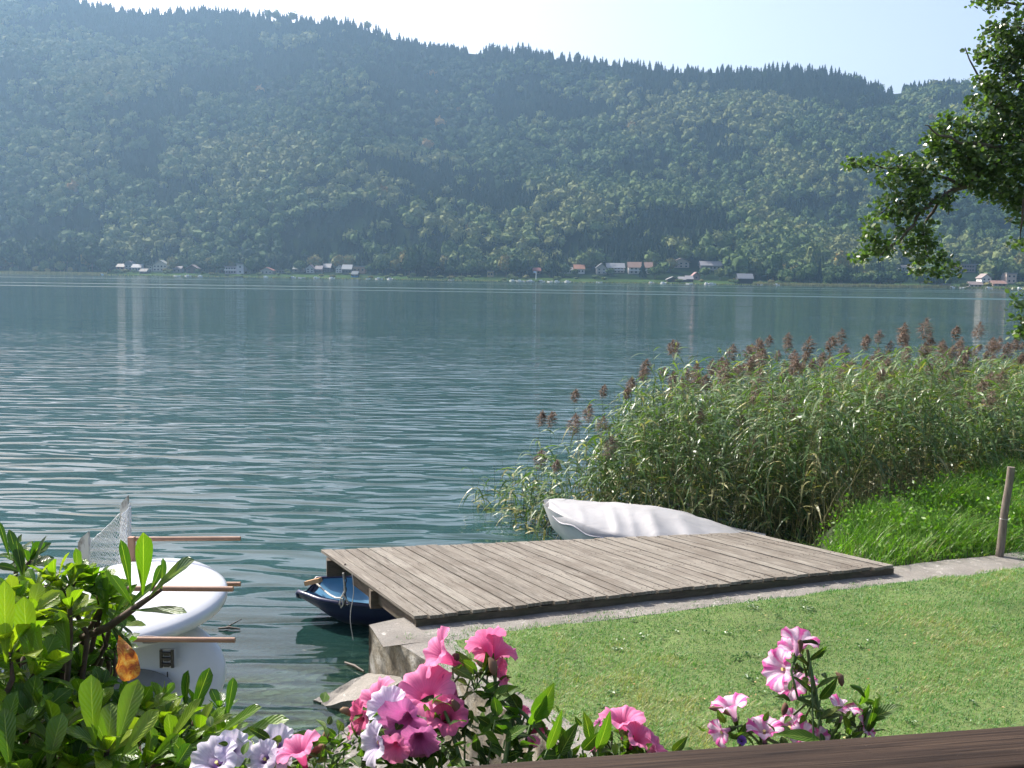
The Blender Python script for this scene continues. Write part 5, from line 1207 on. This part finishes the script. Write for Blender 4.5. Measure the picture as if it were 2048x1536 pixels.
shrub = empty('broadleaf_shrub', (-1.55, 2.3, .62), 'big glossy green shrub with paddle-shaped leaves filling the bottom left corner', 'shrub')
LB, BR = NB(), NB()
roots = [np.array([-1.35, 2.15, 1.9]), np.array([-1.0, 1.9, 2.3]), np.array([-1.6, 2.1, 2.2])]
for q in roots: BR.tube([np.array([-1.55, 2.3, .6]), lerp(np.array([-1.55, 2.3, .6]), q, .6)+r.normal(0, .04, 3), q], [.035, .025, .018], 8)
def rosette(P, axis, n, L0, tone, spread=(.35, 1.25), Wr=.40, tj=.12, root=None):
    axis = np.asarray(axis, float); axis /= np.linalg.norm(axis); a = np.cross(axis, [.3, .2, .9]); a /= np.linalg.norm(a); b = np.cross(axis, a); ph = r.random()*TAU
    for k in range(n):
        q = k/max(n-1, 1); sp_ = spread[1]*(1-q)+spread[0]*q+r.normal(0, .12); az_ = ph+k*2.4
        d = axis*cos(sp_)+(a*cos(az_)+b*sin(az_))*sin(sp_); up = axis*sin(sp_)-(a*cos(az_)+b*sin(az_))*cos(sp_)
        L = L0*r.uniform(.78, 1.18)*(1-.25*q); base = P-axis*.03*(1-q)
        leaf(LB, base, d, up+r.normal(0, .25, 3), L, L*Wr*r.uniform(.85, 1.15), r.uniform(.1, .8), r.uniform(.12, .45), 0, float(np.clip(tone+r.normal(0, tj), 0, .97)), twist=r.normal(0, .3), wavy=.03)
    root = roots[r.integers(0, 3)] if root is None else root
    mid = lerp(root, P, .6)+[0, 0, -.05]; BR.tube([root, mid, P-axis*.05, P], [.009, .006, .0045, .004], 6)
UPc = (0, 0, 1)
ros = [(30, 1205, 1.6, .064, .7), (72, 1178, 1.64, .062, .7), (112, 1160, 1.66, .064, .75), (150, 1158, 1.68, .062, .6), (188, 1165, 1.70, .060, .6), (215, 1190, 1.70, .056, .5), (-10, 1180, 1.62, .06, .5), (60, 1230, 1.55, .065, .8), (140, 1215, 1.6, .062, .7), (58, 1225, 1.62, .066, .75), (105, 1235, 1.70, .066, .72), (150, 1225, 1.66, .070, .8), (195, 1240, 1.72, .064, .6), (232, 1225, 1.75, .060, .62), (20, 1290, 1.45, .085, .72), (75, 1340, 1.5, .078, .72), (-30, 1340, 1.45, .085, .6),
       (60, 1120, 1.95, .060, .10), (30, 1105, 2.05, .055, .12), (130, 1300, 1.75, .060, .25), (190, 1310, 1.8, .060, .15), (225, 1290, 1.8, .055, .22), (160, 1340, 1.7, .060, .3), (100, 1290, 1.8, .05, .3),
       (60, 1440, 1.45, .075, .45), (10, 1470, 1.40, .080, .65), (110, 1470, 1.42, .082, .62), (170, 1440, 1.5, .078, .66), (215, 1500, 1.42, .085, .72), (150, 1540, 1.4, .08, .5), (250, 1420, 1.6, .062, .5), (290, 1420, 1.6, .062, .68), (330, 1450, 1.55, .07, .7),
       (345, 1500, 1.5, .075, .72), (290, 1530, 1.45, .075, .6), (400, 1470, 1.55, .068, .68), (390, 1430, 1.72, .062, .15), (440, 1420, 1.75, .052, .2), (450, 1490, 1.55, .068, .72), (480, 1530, 1.5, .065, .6), (395, 1540, 1.45, .06, .5), (60, 1560, 1.38, .08, .4), (230, 1590, 1.38, .08, .4), (-40, 1530, 1.4, .09, .5),
       (320, 1400, 1.65, .055, .55), (200, 1380, 1.6, .058, .35), (140, 1400, 1.58, .06, .5), (30, 1390, 1.5, .07, .5), (-20, 1240, 1.55, .075, .7)]
for u, v, y, L0, tn in ros:
    rosette(ay(u, v, y), np.array([r.normal(.08, .28), r.normal(-.05, .25), 1]), int(r.integers(12, 17)), L0, min(tn+.08, .95))
for k in range(46):
    u_, v_ = r.uniform(-40, 520), r.uniform(1380, 1600)
    if u_ > 240 and v_ < 1440: continue
    rosette(ay(u_, v_, r.uniform(1.5, 1.85)), np.array([r.normal(.1, .35), r.normal(-.1, .3), 1]), 11, .062, r.uniform(.15, .7))
for k in range(16):
    rosette(ay(r.uniform(-20, 235), r.uniform(1225, 1370), r.uniform(1.65, 1.95)), np.array([r.normal(.1, .3), r.normal(-.1, .3), 1]), 11, .058, r.uniform(.1, .6))
# filler twigs lower and outside the picture so that the shrub is a whole plant
for k in range(90):
    P = np.array([r.uniform(-2.1, -1.0), r.uniform(1.5, 2.7), r.uniform(1.3, 3.25)]); 
    if P[2] > 3.0 and P[1] < 1.8: continue
    rosette(P, np.array([r.normal(0, .5), r.normal(-.3, .4), .8]), 9, .075, r.uniform(.2, .7))
# the branch reaching out to the right with its own leaves
B0 = ay(95, 1300, 1.75); B1 = ay(215, 1255, 1.66); B2 = ay(285, 1205, 1.6); B3 = ay(322, 1180, 1.58)
BR.tube([roots[1], B0, B1, B2, B3], [.012, .009, .007, .005, .003], 8)
def hl(u0, v0, u1, v1, y0, y1, wpx, tone, upc, curl=.2, fold=.3, mat=0):
    a, b = ay(u0, v0, y0), ay(u1, v1, y1); L = np.linalg.norm(b-a)*1.03
    leaf(LB, a, b-a, camdir(*upc), L, wpx*.85/F_PX*y0, curl, fold, mat, tone, ns=11, wavy=.02)
for a in [(262, 1190, 248, 1085, 1.62, 1.6, 26, .20, (.7, .3, .6)), (285, 1190, 290, 1073, 1.6, 1.58, 42, .55, (.6, .2, .8)), (300, 1190, 376, 1117, 1.58, 1.55, 50, .22, (-.5, .7, .6)), (298, 1196, 366, 1120, 1.57, 1.56, 30, .8, (-.4, .6, .7)),
          (322, 1182, 330, 1118, 1.58, 1.6, 20, .35, (.9, .1, .4)), (262, 1222, 366, 1216, 1.6, 1.56, 30, .42, (.05, 1, .55)), (300, 1185, 325, 1130, 1.6, 1.62, 22, .3, (.5, .3, .6)), (240, 1232, 300, 1165, 1.65, 1.6, 24, .3, (-.5, .5, .7)), (222, 1246, 262, 1170, 1.66, 1.62, 24, .45, (-.5, .4, .7)),
          (238, 1248, 262, 1262, 1.66, 1.6, 9, .1, (0, 1, .4)), (215, 1250, 200, 1150, 1.68, 1.68, 30, .7, (.2, .3, .9)), (268, 1215, 225, 1150, 1.62, 1.62, 24, .5, (.4, .5, .7)), (222, 1250, 258, 1300, 1.7, 1.66, 26, .08, (.3, .5, .8)),
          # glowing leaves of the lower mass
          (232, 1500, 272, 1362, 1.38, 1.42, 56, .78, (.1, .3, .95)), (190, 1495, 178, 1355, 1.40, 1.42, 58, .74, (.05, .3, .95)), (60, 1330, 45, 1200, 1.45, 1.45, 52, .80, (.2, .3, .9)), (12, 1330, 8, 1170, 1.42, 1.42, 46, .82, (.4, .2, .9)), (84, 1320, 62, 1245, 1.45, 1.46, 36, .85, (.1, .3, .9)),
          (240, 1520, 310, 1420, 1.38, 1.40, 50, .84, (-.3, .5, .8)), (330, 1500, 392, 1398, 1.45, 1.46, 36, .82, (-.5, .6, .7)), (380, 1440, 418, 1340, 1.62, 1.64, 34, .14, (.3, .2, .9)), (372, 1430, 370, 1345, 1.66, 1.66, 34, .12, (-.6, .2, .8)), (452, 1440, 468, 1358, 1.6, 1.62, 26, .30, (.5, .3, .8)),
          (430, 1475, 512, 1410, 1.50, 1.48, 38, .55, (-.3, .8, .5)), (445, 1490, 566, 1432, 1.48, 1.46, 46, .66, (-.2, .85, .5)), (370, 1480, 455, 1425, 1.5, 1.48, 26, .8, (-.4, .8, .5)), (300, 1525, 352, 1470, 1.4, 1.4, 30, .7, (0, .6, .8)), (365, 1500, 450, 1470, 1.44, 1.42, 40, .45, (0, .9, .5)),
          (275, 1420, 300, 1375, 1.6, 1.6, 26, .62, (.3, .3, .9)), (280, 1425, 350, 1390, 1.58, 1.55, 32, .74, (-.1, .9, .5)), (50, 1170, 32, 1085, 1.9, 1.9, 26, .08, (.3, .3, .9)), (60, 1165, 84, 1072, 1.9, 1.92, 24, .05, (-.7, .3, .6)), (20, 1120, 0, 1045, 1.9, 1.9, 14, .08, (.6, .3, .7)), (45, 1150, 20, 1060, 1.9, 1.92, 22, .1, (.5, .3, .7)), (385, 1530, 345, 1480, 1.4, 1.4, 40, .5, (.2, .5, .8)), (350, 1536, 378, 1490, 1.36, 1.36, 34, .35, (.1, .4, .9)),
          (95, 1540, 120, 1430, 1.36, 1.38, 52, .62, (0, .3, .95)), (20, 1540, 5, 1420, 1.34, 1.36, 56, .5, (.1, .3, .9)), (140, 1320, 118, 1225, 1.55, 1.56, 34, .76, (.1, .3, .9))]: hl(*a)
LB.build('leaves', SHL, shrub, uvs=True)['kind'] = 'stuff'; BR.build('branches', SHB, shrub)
LB = NB(); a, b = ay(258, 1362, 1.42), ay(246, 1278, 1.42); leaf(LB, a, b-a, camdir(.55, .1, .8), np.linalg.norm(b-a)*1.12, .038, .9, .7, 0, .4, 'ovate', twist=.9, wavy=.16, ns=16)
_t = NT('dead_leaf'); _f = _t.noise(_t.coord('Object'), 75, 5, .65, .8); _c = _t.ramp(_f, (.3, (.16, .04, .015)), (.45, (.36, .10, .02)), (.55, (.52, .24, .03)), (.7, (.58, .38, .09)))
_t.base(_c); _t.set(Roughness=.6); _t.bump(_f, .004); _tr = _t.n('BsdfTranslucent'); _t.l(_c, _tr.inputs[0]); _ms = _t.n('MixShader'); _ms.inputs[0].default_value = .35
_t.l(_t.b.outputs[0], _ms.inputs[1]); _t.l(_tr.outputs[0], _ms.inputs[2]); _t.l(_ms.outputs[0], _t.out.inputs[0]); DEAD = _t.m
o = LB.build('dead_leaf', DEAD, shrub, uvs=True); o['label'] = 'withered orange-brown leaf'

# ================================================================== PETUNIAS
def petmat(name, inner, mid, edge, stripe=None, vein=None, trans=.4):
    t = NT(name); uv = t.n('TexCoord').outputs['UV']; sp = t.n('SeparateXYZ'); t.l(uv, sp.inputs[0]); rad, ang = sp.outputs[0], sp.outputs[1]
    c = t.ramp(rad, (.0, inner), (.32, inner), (.55, mid), (1., edge))
    # five rays along the lobes
    s5 = t.math('ABSOLUTE', t.math('SINE', t.math('MULTIPLY', ang, pi*5)))
    if stripe is not None:
        nz = t.noise(uv, 7, 3, .6); k = t.math('ADD', s5, t.math('MULTIPLY', t.math('SUBTRACT', nz, .5), .9)); k = t.math('MULTIPLY', t.ramp(k, (.42, 1.), (.72, 0.)), t.ramp(rad, (.35, .1), (.7, 1.)))
        c = t.mix(k, c, stripe); c = t.mix(t.ramp(rad, (.93, 0.), (.98, .7)), c, stripe)
    vs_ = t.math('SINE', t.math('MULTIPLY', ang, pi*2*30)); vv = t.math('MULTIPLY', t.ramp(vs_, (.55, 0.), (1., 1.)), .20)
    c = t.mix(vv, c, vein if vein is not None else tuple(x*.45 for x in mid)); c = t.mix(t.math('MULTIPLY', t.noise(uv, 12, 4), .12), c, (1, .8, .95))
    t.base(c); t.set(Roughness=.55); t.b.inputs['Specular IOR Level'].default_value = .25; t.bump(vs_, .0004, .3)
    tr = t.n('BsdfTranslucent'); t.l(c, tr.inputs[0]); ms = t.n('MixShader'); ms.inputs[0].default_value = trans
    t.l(t.b.outputs[0], ms.inputs[1]); t.l(tr.outputs[0], ms.inputs[2]); t.l(ms.outputs[0], t.out.inputs[0]); return t.m
PM = {'pink': petmat('petal_pink', (.62, .05, .22), (.72, .13, .33), (.76, .22, .42)), 'hot': petmat('petal_hot_pink', (.50, .03, .14), (.70, .07, .22), (.76, .14, .32)),
      'magenta': petmat('petal_magenta', (.30, .03, .16), (.48, .08, .30), (.58, .16, .40)), 'white': petmat('petal_white_violet', (.10, .03, .22), (.62, .55, .74), (.78, .76, .84), vein=(.30, .18, .45)),
      'striped': petmat('petal_striped', (.50, .30, .42), (.74, .55, .68), (.78, .60, .72), stripe=(.66, .07, .34), vein=(.60, .16, .42)), 'violet': petmat('petal_violet', (.10, .03, .3), (.16, .05, .45), (.2, .07, .5))}
PLEAF = leafy('petunia_leaf', ((0, (.018, .045, .010)), (.5, (.050, .12, .016)), (1, (.12, .24, .03))), .42, .45, (1.3, 1.5, .4), .4, 60, .12, uvvein=True)
PSTEM = plain('petunia_stem', (.09, .16, .04), .6, .2, 40); WILT = leafy('wilted_petal', ((0, (.16, .06, .05)), (1, (.38, .26, .16))), .3, .7, (1, 1, 1), .2, 30, .3)
def flower(plant, u, v, y, size, face, style, root, open_=1.0, notch=.16):
    fd = camdir(*face); fd = fd/np.linalg.norm(fd); c = ay(u, v, y); R_ = size/2/F_PX*y*1.08
    a = np.cross(fd, [.2, .3, .93]); a /= np.linalg.norm(a); b = np.cross(fd, a)
    nr, na = 15, 60; s_ = np.linspace(0, 1, nr); th = np.arange(na+1)*TAU/na; ph = r.random()*TAU
    tubeL = R_*1.35
    rad = np.where(s_ < .42, .09+.16*(s_/.42)**1.4, .25+.75*((s_-.42)/.58)**1.15)*R_
    h = np.where(s_ < .42, -tubeL*(1-(s_/.42)*.62), -tubeL*.38*np.clip(1-((s_-.42)/.58), 0, 1)**1.9)
    h = h+(1-open_)*R_*.55*s_**2
    lob = 1-notch*np.exp(-((np.abs(((th*5/TAU) % 1)-.5)*2-1)/.26)**2)
    K = s_[:, None]**3; rr = rad[:, None]*(1+(lob[None]-1)*K)*(1+.035*np.sin(th*13+ph)[None]*K)
    ruff = R_*(.10*np.sin(th*5+pi/2+ph*0)[None]+.055*np.sin(th*11+ph)[None]+.03*np.sin(th*19+ph*2)[None])*K
    droop = -R_*.14*K*(1+.8*np.sin(th+ph)[None])
    H2 = h[:, None]+ruff+droop
    G = c+rr[..., None]*(a[None, None]*np.cos(th)[None, :, None]+b[None, None]*np.sin(th)[None, :, None])+H2[..., None]*fd
    uv = np.stack(np.broadcast_arrays(s_[:, None], (th/TAU)[None]), -1)
    m = NB(); m.grid(G, 0, uv=uv); fl = m.build('flower', PM[style], plant, uvs=True)
    back = c-fd*tubeL; m = NB()
    for k in range(5):
        q = k*TAU/5+ph; dd = a*cos(q)+b*sin(q); leaf(m, back-fd*.002, fd*.85+dd*.5, dd, R_*.42, R_*.13, -.5, .2, 0, .5, 'lin', ns=5)
    m.tube([back-fd*.006, back+fd*.004], [.003, .0045], 6)
    o_ = m.build('calyx', PLEAF, fl, uvs=True, loc=(0, 0, 0)); o_.location = -Vector(plant.location)
    if style in ('white', 'striped') and face[2] > .2:
        m = NB(); m.tube([c-fd*tubeL*.5, c-fd*tubeL*.32], [.0016, .0028], 6); o_ = m.build('stamen', plain('pollen', (.5, .45, .15), .6), fl, loc=(0, 0, 0)); o_.location = -Vector(plant.location)
    mid = lerp(back, root, .35)+np.array([0, 0, -.02])-fd*.02
    return [back, back-fd*.018, mid, root]
def plant_leaves(LBp, pts, n, L0, tone, spread=.02):
    for k in range(n):
        q = r.random()**.7; i = q*(len(pts)-1); i0 = int(i); p_ = lerp(pts[i0], pts[min(i0+1, len(pts)-1)], i-i0)
        d = r.normal(size=3); d[2] = abs(d[2])*.8; L = L0*r.uniform(.6, 1.25)
        leaf(LBp, p_+r.normal(0, spread, 3), d, [r.normal(0, .4), r.normal(0, .4), 1], L, L*r.uniform(.42, .6), r.uniform(.1, .9), r.uniform(.1, .4), 0, float(np.clip(tone+r.normal(0, .2), 0, 1)), 'ovate', wavy=.04, ns=8)
def petunia(name, loc, label, flowers, stems, nleaf, L0, tone, extra=(), fill=()):
    e = empty(name, tuple(loc), label, 'petunia'); LBp, ST = NB(), NB(); loc = np.asarray(loc, float)
    stem_pts = [np.array([ay(*q) for q in s]) for s in stems]
    for P in stem_pts:
        P = np.vstack([P, loc+r.normal(0, .02, 3)*[1, 1, 0]]); ST.tube(P, np.linspace(.0022, .0042, len(P)), 7); plant_leaves(LBp, list(P), nleaf, L0, tone)
    allp = np.vstack(stem_pts)
    for f_ in flowers:
        c = ay(*f_[:3]); cand = allp[np.argsort(np.linalg.norm(allp-c, axis=1))[:3]]; rt = cand[r.integers(0, len(cand))] if len(cand) > 1 else cand[0]
        P = flower(e, *f_[:6], rt, *(f_[6:] if len(f_) > 6 else ())); ST.tube(P, .0018, 6)
        plant_leaves(LBp, P[1:3], 2, L0*.7, tone, .008)
    for (u0, v0, u1, v1, y0, wpx, tn, upc) in extra:
        a, b = ay(u0, v0, y0), ay(u1, v1, y0-.02); leaf(LBp, a, b-a, camdir(*upc), np.linalg.norm(b-a)*1.04, wpx/F_PX*y0, .25, .25, 0, tn, 'ovate', ns=11, wavy=.03); ST.tube([a, lerp(a, loc, .05)], .0015, 5)
    for (u, v, y, n_, sp_, tn) in fill: 
        c = ay(u, v, y)
        for k in range(n_):
            d = r.normal(size=3)+[0, 0, .3]; L = L0*r.uniform(.5, 1.1); leaf(LBp, c+r.normal(0, sp_, 3)*[1, .8, .8], d, r.normal(size=3)+[0, -.6, 1], L, L*.5, r.uniform(.1, .9), .25, 0, float(np.clip(tn+r.normal(0, .25), 0, 1)), 'ovate', ns=7)
        ST.tube([c, lerp(c, loc, .5)+r.normal(0, .01, 3), loc], [.0015, .002, .003], 5)
    o_ = LBp.build('leaves', PLEAF, e, uvs=True); o_['kind'] = 'stuff'; ST.build('stems', PSTEM, e)
    return e
Zs = bc1[2]+.05
def boxp(u, box=bc1):                       # a root point in the box soil below a given bearing
    k = (u-1024)/F_PX; s = box-rd*0; # slide along the box
    best = min((abs((box+rd*q)[0]/(box+rd*q)[1]-k), q) for q in np.linspace(-.44, .44, 60))[1]
    p_ = box+rd*best; return np.array([p_[0], p_[1], box[2]+.055])
petunia('petunia_plant', boxp(960), 'largest petunia with big pink and magenta trumpets in front of the quay wall',
    [(862, 1300, 1.50, 104, (-.75, .45, .15), 'pink'), (968, 1272, 1.52, 84, (-.25, .55, -.55), 'pink'), (1002, 1288, 1.52, 82, (.35, .5, -.5), 'pink'), (962, 1298, 1.56, 62, (-.7, .2, .5), 'hot'), (1010, 1345, 1.50, 66, (.85, .1, .3), 'hot'),
     (850, 1372, 1.46, 118, (-.05, .72, .45), 'pink'), (905, 1372, 1.50, 86, (.6, .4, -.3), 'magenta'), (738, 1392, 1.50, 104, (-.5, .55, .3), 'pink'), (712, 1436, 1.46, 70, (-.7, -.1, .55), 'hot'), (772, 1408, 1.44, 84, (-.15, .62, .55), 'white'),
     (806, 1400, 1.47, 62, (.2, .7, .4), 'white'), (800, 1448, 1.40, 104, (-.35, -.15, .8), 'magenta'), (895, 1425, 1.42, 84, (.1, .62, .55), 'hot'), (738, 1488, 1.36, 88, (-.75, .05, .55), 'white'), (838, 1488, 1.37, 84, (.1, -.3, .85), 'magenta'),
     (785, 1500, 1.36, 66, (-.3, -.2, .8), 'pink'), (1092, 1450, 1.46, 60, (.75, .3, -.2), 'hot'), (1045, 1418, 1.5, 36, (.2, .6, .3), 'hot'), (700, 1455, 1.5, 44, (-.6, .3, .2), 'pink'), (1068, 1480, 1.42, 28, (.2, .6, .3), 'pink')],
    [[(935, 1330, 1.50), (985, 1375, 1.48), (1050, 1430, 1.45), (1110, 1500, 1.42)], [(985, 1340, 1.5), (998, 1395, 1.47), (1025, 1430, 1.45)], [(880, 1400, 1.45), (900, 1450, 1.42), (920, 1520, 1.4)], [(800, 1420, 1.45), (830, 1470, 1.42), (860, 1540, 1.4)], [(740, 1440, 1.45), (780, 1490, 1.42), (840, 1560, 1.4)]],
    22, .034, .5,
    [(1070, 1440, 1105, 1375, 1.40, 42, .8, (.2, .5, .8)), (1060, 1450, 1095, 1400, 1.4, 34, .9, (.5, .5, .7)), (1095, 1500, 1125, 1430, 1.36, 24, .85, (.3, .3, .9)), (1120, 1510, 1150, 1450, 1.36, 30, .25, (-.3, .4, .8)), (985, 1395, 1035, 1375, 1.46, 36, .7, (.1, .7, .6)), (905, 1335, 945, 1355, 1.48, 26, .75, (.1, .7, .6)), (955, 1345, 925, 1320, 1.5, 24, .8, (0, .6, .7)), (975, 1350, 975, 1310, 1.5, 24, .75, (.3, .3, .9)), (1040, 1425, 1020, 1385, 1.46, 30, .2, (.3, .3, .9)), (990, 1440, 1030, 1470, 1.42, 30, .5, (0, .7, .6)), (1010, 1480, 1050, 1450, 1.4, 28, .6, (0, .7, .6))],
    [(930, 1450, 1.47, 30, .035, .25), (880, 1500, 1.42, 34, .035, .3), (960, 1500, 1.42, 34, .035, .4), (1030, 1500, 1.42, 30, .035, .45), (1090, 1520, 1.4, 26, .03, .5), (800, 1520, 1.42, 26, .03, .35), (760, 1440, 1.48, 12, .02, .6), (820, 1420, 1.5, 12, .02, .5), (720, 1520, 1.42, 24, .03, .5), (990, 1440, 1.46, 16, .025, .35), (1150, 1510, 1.4, 14, .02, .4)])
petunia('petunia_plant', boxp(700)+[-.05, .02, 0], 'petunia with white violet-veined flowers beside the shrub leaves, bottom left',
    [(425, 1512, 1.36, 96, (-.15, .72, .55), 'white'), (468, 1492, 1.38, 74, (.35, .6, .5), 'white'), (395, 1505, 1.42, 40, (-.6, .5, .3), 'white'), (556, 1480, 1.42, 74, (.2, .6, .5), 'white'), (522, 1512, 1.38, 72, (-.2, .55, .65), 'white'), (560, 1520, 1.36, 50, (.3, .3, .7), 'white'),
     (592, 1486, 1.36, 92, (-.25, .72, .1), 'pink')],
    [[(440, 1530, 1.38), (520, 1570, 1.37), (600, 1640, 1.36)], [(600, 1520, 1.37), (640, 1580, 1.36)], [(650, 1480, 1.42), (670, 1540, 1.4), (680, 1600, 1.38)]],
    14, .028, .55, [(540, 1480, 500, 1455, 1.42, 20, .1, (0, .6, .7))],
    [(650, 1520, 1.40, 34, .03, .65), (600, 1540, 1.38, 20, .025, .5), (500, 1545, 1.38, 18, .03, .5), (690, 1490, 1.44, 16, .02, .6), (660, 1480, 1.46, 10, .015, .7)])
petunia('petunia_plant', boxp(1230), 'small petunia with two soft pink blooms just above the railing, right of the largest one',
    [(1245, 1425, 1.42, 92, (-.05, .85, .15), 'pink'), (1284, 1468, 1.38, 76, (.35, .6, .35), 'pink'), (1318, 1486, 1.38, 66, (.55, .6, .1), 'pink'), (1190, 1492, 1.4, 30, (-.3, .5, .4), 'pink'), (1195, 1445, 1.44, 24, (-.5, .4, .2), 'magenta')],
    [[(1255, 1470, 1.40), (1245, 1530, 1.38)], [(1200, 1470, 1.4), (1215, 1540, 1.38)]], 8, .030, .6,
    [(1195, 1500, 1222, 1432, 1.36, 30, .8, (.3, .3, .9)), (1140, 1500, 1110, 1445, 1.38, 26, .75, (.2, .4, .9)), (1180, 1480, 1172, 1430, 1.4, 26, .2, (.3, .3, .9)), (1165, 1500, 1195, 1470, 1.38, 26, .3, (.3, .5, .8)), (1345, 1505, 1372, 1478, 1.38, 20, .2, (.2, .5, .7))],
    [(1240, 1495, 1.40, 22, .022, .6), (1190, 1510, 1.4, 14, .02, .4), (1290, 1510, 1.38, 12, .02, .4)])
petunia('petunia_plant', boxp(1640, bc2), 'tall stemmed petunia with pink and white striped flowers above the railing at the right',
    [(1602, 1270, 1.42, 74, (.3, .62, -.35), 'striped'), (1578, 1285, 1.44, 64, (-.5, .6, .2), 'striped'), (1548, 1338, 1.42, 84, (-.85, .1, .3), 'striped'), (1582, 1368, 1.44, 60, (-.3, .3, .6), 'striped'), (1458, 1398, 1.42, 76, (-.25, .82, .1), 'striped'), (1432, 1468, 1.38, 58, (-.8, -.1, .4), 'striped'),
     (1528, 1448, 1.40, 74, (-.1, .8, .3), 'striped'), (1590, 1432, 1.42, 50, (.1, .7, .4), 'striped'), (1690, 1402, 1.42, 72, (.2, .82, .1), 'striped'), (1738, 1450, 1.40, 48, (.5, .5, .4), 'striped'), (1640, 1474, 1.38, 44, (.1, .4, .7), 'striped'), (1606, 1468, 1.38, 52, (-.2, .5, .6), 'striped'),
     (1620, 1360, 1.46, 34, (.1, .6, .4), 'striped'), (1484, 1480, 1.38, 20, (0, .5, .6), 'violet'), (1575, 1450, 1.4, 48, (-.4, .5, .5), 'striped')],
    [[(1615, 1300, 1.42), (1622, 1340, 1.42), (1632, 1390, 1.41), (1640, 1450, 1.40), (1640, 1510, 1.38)], [(1680, 1430, 1.42), (1660, 1480, 1.40)], [(1520, 1470, 1.40), (1560, 1490, 1.38), (1600, 1520, 1.38)], [(1740, 1420, 1.42), (1725, 1460, 1.4), (1700, 1500, 1.38)]],
    9, .024, .42,
    [(1630, 1390, 1590, 1350, 1.41, 14, .4, (.2, .6, .7)), (1634, 1375, 1672, 1350, 1.41, 16, .5, (0, .8, .5)), (1636, 1420, 1600, 1395, 1.4, 22, .25, (0, .8, .5)), (1640, 1400, 1674, 1362, 1.4, 22, .45, (.3, .6, .7)), (1640, 1435, 1690, 1425, 1.38, 30, .2, (0, .9, .4)), (1638, 1440, 1680, 1410, 1.38, 26, .3, (0, .9, .4)), (1732, 1470, 1758, 1405, 1.40, 26, .35, (.4, .3, .8)), (1738, 1440, 1800, 1408, 1.40, 32, .55, (0, .8, .6)), (1640, 1480, 1560, 1462, 1.36, 32, .85, (.1, .8, .5)), (1618, 1330, 1590, 1310, 1.42, 12, .4, (0, .6, .7)), (1620, 1320, 1650, 1300, 1.42, 12, .4, (0, .6, .7)), (1700, 1470, 1690, 1430, 1.4, 20, .7, (.2, .4, .9)), (1720, 1410, 1740, 1375, 1.42, 18, .8, (.2, .4, .9))],
    [(1560, 1480, 1.40, 16, .022, .6), (1620, 1490, 1.38, 16, .02, .5), (1680, 1470, 1.40, 16, .022, .5), (1480, 1470, 1.40, 10, .016, .5), (1740, 1410, 1.42, 8, .012, .7), (1622, 1335, 1.42, 8, .012, .5)])
# wilted trumpets and buds hanging on the plants: parts of those plants
def wilt(parent_label, u0, v0, u1, v1, y, w, name='wilted_flower'):
    par = [o_ for o_ in bpy.data.objects if o_.get('label', '').startswith(parent_label)][0]
    a, b = ay(u0, v0, y), ay(u1, v1, y-.005); m = NB(); mid = lerp(a, b, .5)+[.002, 0, .004]; m.tube([a, lerp(a, mid, .5), mid, lerp(mid, b, .6), b], np.array([.25, .7, 1., .9, .3])*w, 8, tone=r.random()); m.build(name, WILT if name == 'wilted_flower' else PLEAF, par)
for a in [('largest', 978, 1315, 988, 1350, 1.47, .007), ('largest', 925, 1455, 905, 1400, 1.44, .007), ('largest', 905, 1310, 915, 1322, 1.48, .005), ('tall', 1672, 1345, 1684, 1372, 1.41, .005), ('tall', 1640, 1290, 1600, 1284, 1.41, .0035, 'bud'), ('tall', 1462, 1432, 1418, 1416, 1.41, .004), ('tall', 1570, 1405, 1566, 1430, 1.40, .005), ('tall', 1730, 1395, 1700, 1370, 1.41, .004, 'bud'), ('tall', 1600, 1306, 1598, 1280, 1.40, .004), ('tall', 1550, 1392, 1580, 1402, 1.41, .0035, 'bud'), ('petunia with', 640, 1500, 655, 1460, 1.42, .005), ('petunia with', 612, 1520, 650, 1490, 1.38, .006), ('largest', 700, 1432, 680, 1420, 1.46, .006)]: wilt(*a)
# ------------------------------------------------------------------ air
t = NT('haze_air'); t.t.nodes.remove(t.b)
pv = t.n('VolumePrincipled'); pv.inputs['Color'].default_value = (.43, .70, 1.0, 1); pv.inputs['Density'].default_value = 0.00014; pv.inputs['Anisotropy'].default_value = .45
t.l(pv.outputs[0], t.out.inputs['Volume'])
nb = NB(); nb.box((0, 1480, 298), (5600, 3200, 612)); hz = nb.build('haze', t.m); tag(hz, 'thin blue haze over the lake and hillside', 'haze', kind='stuff')
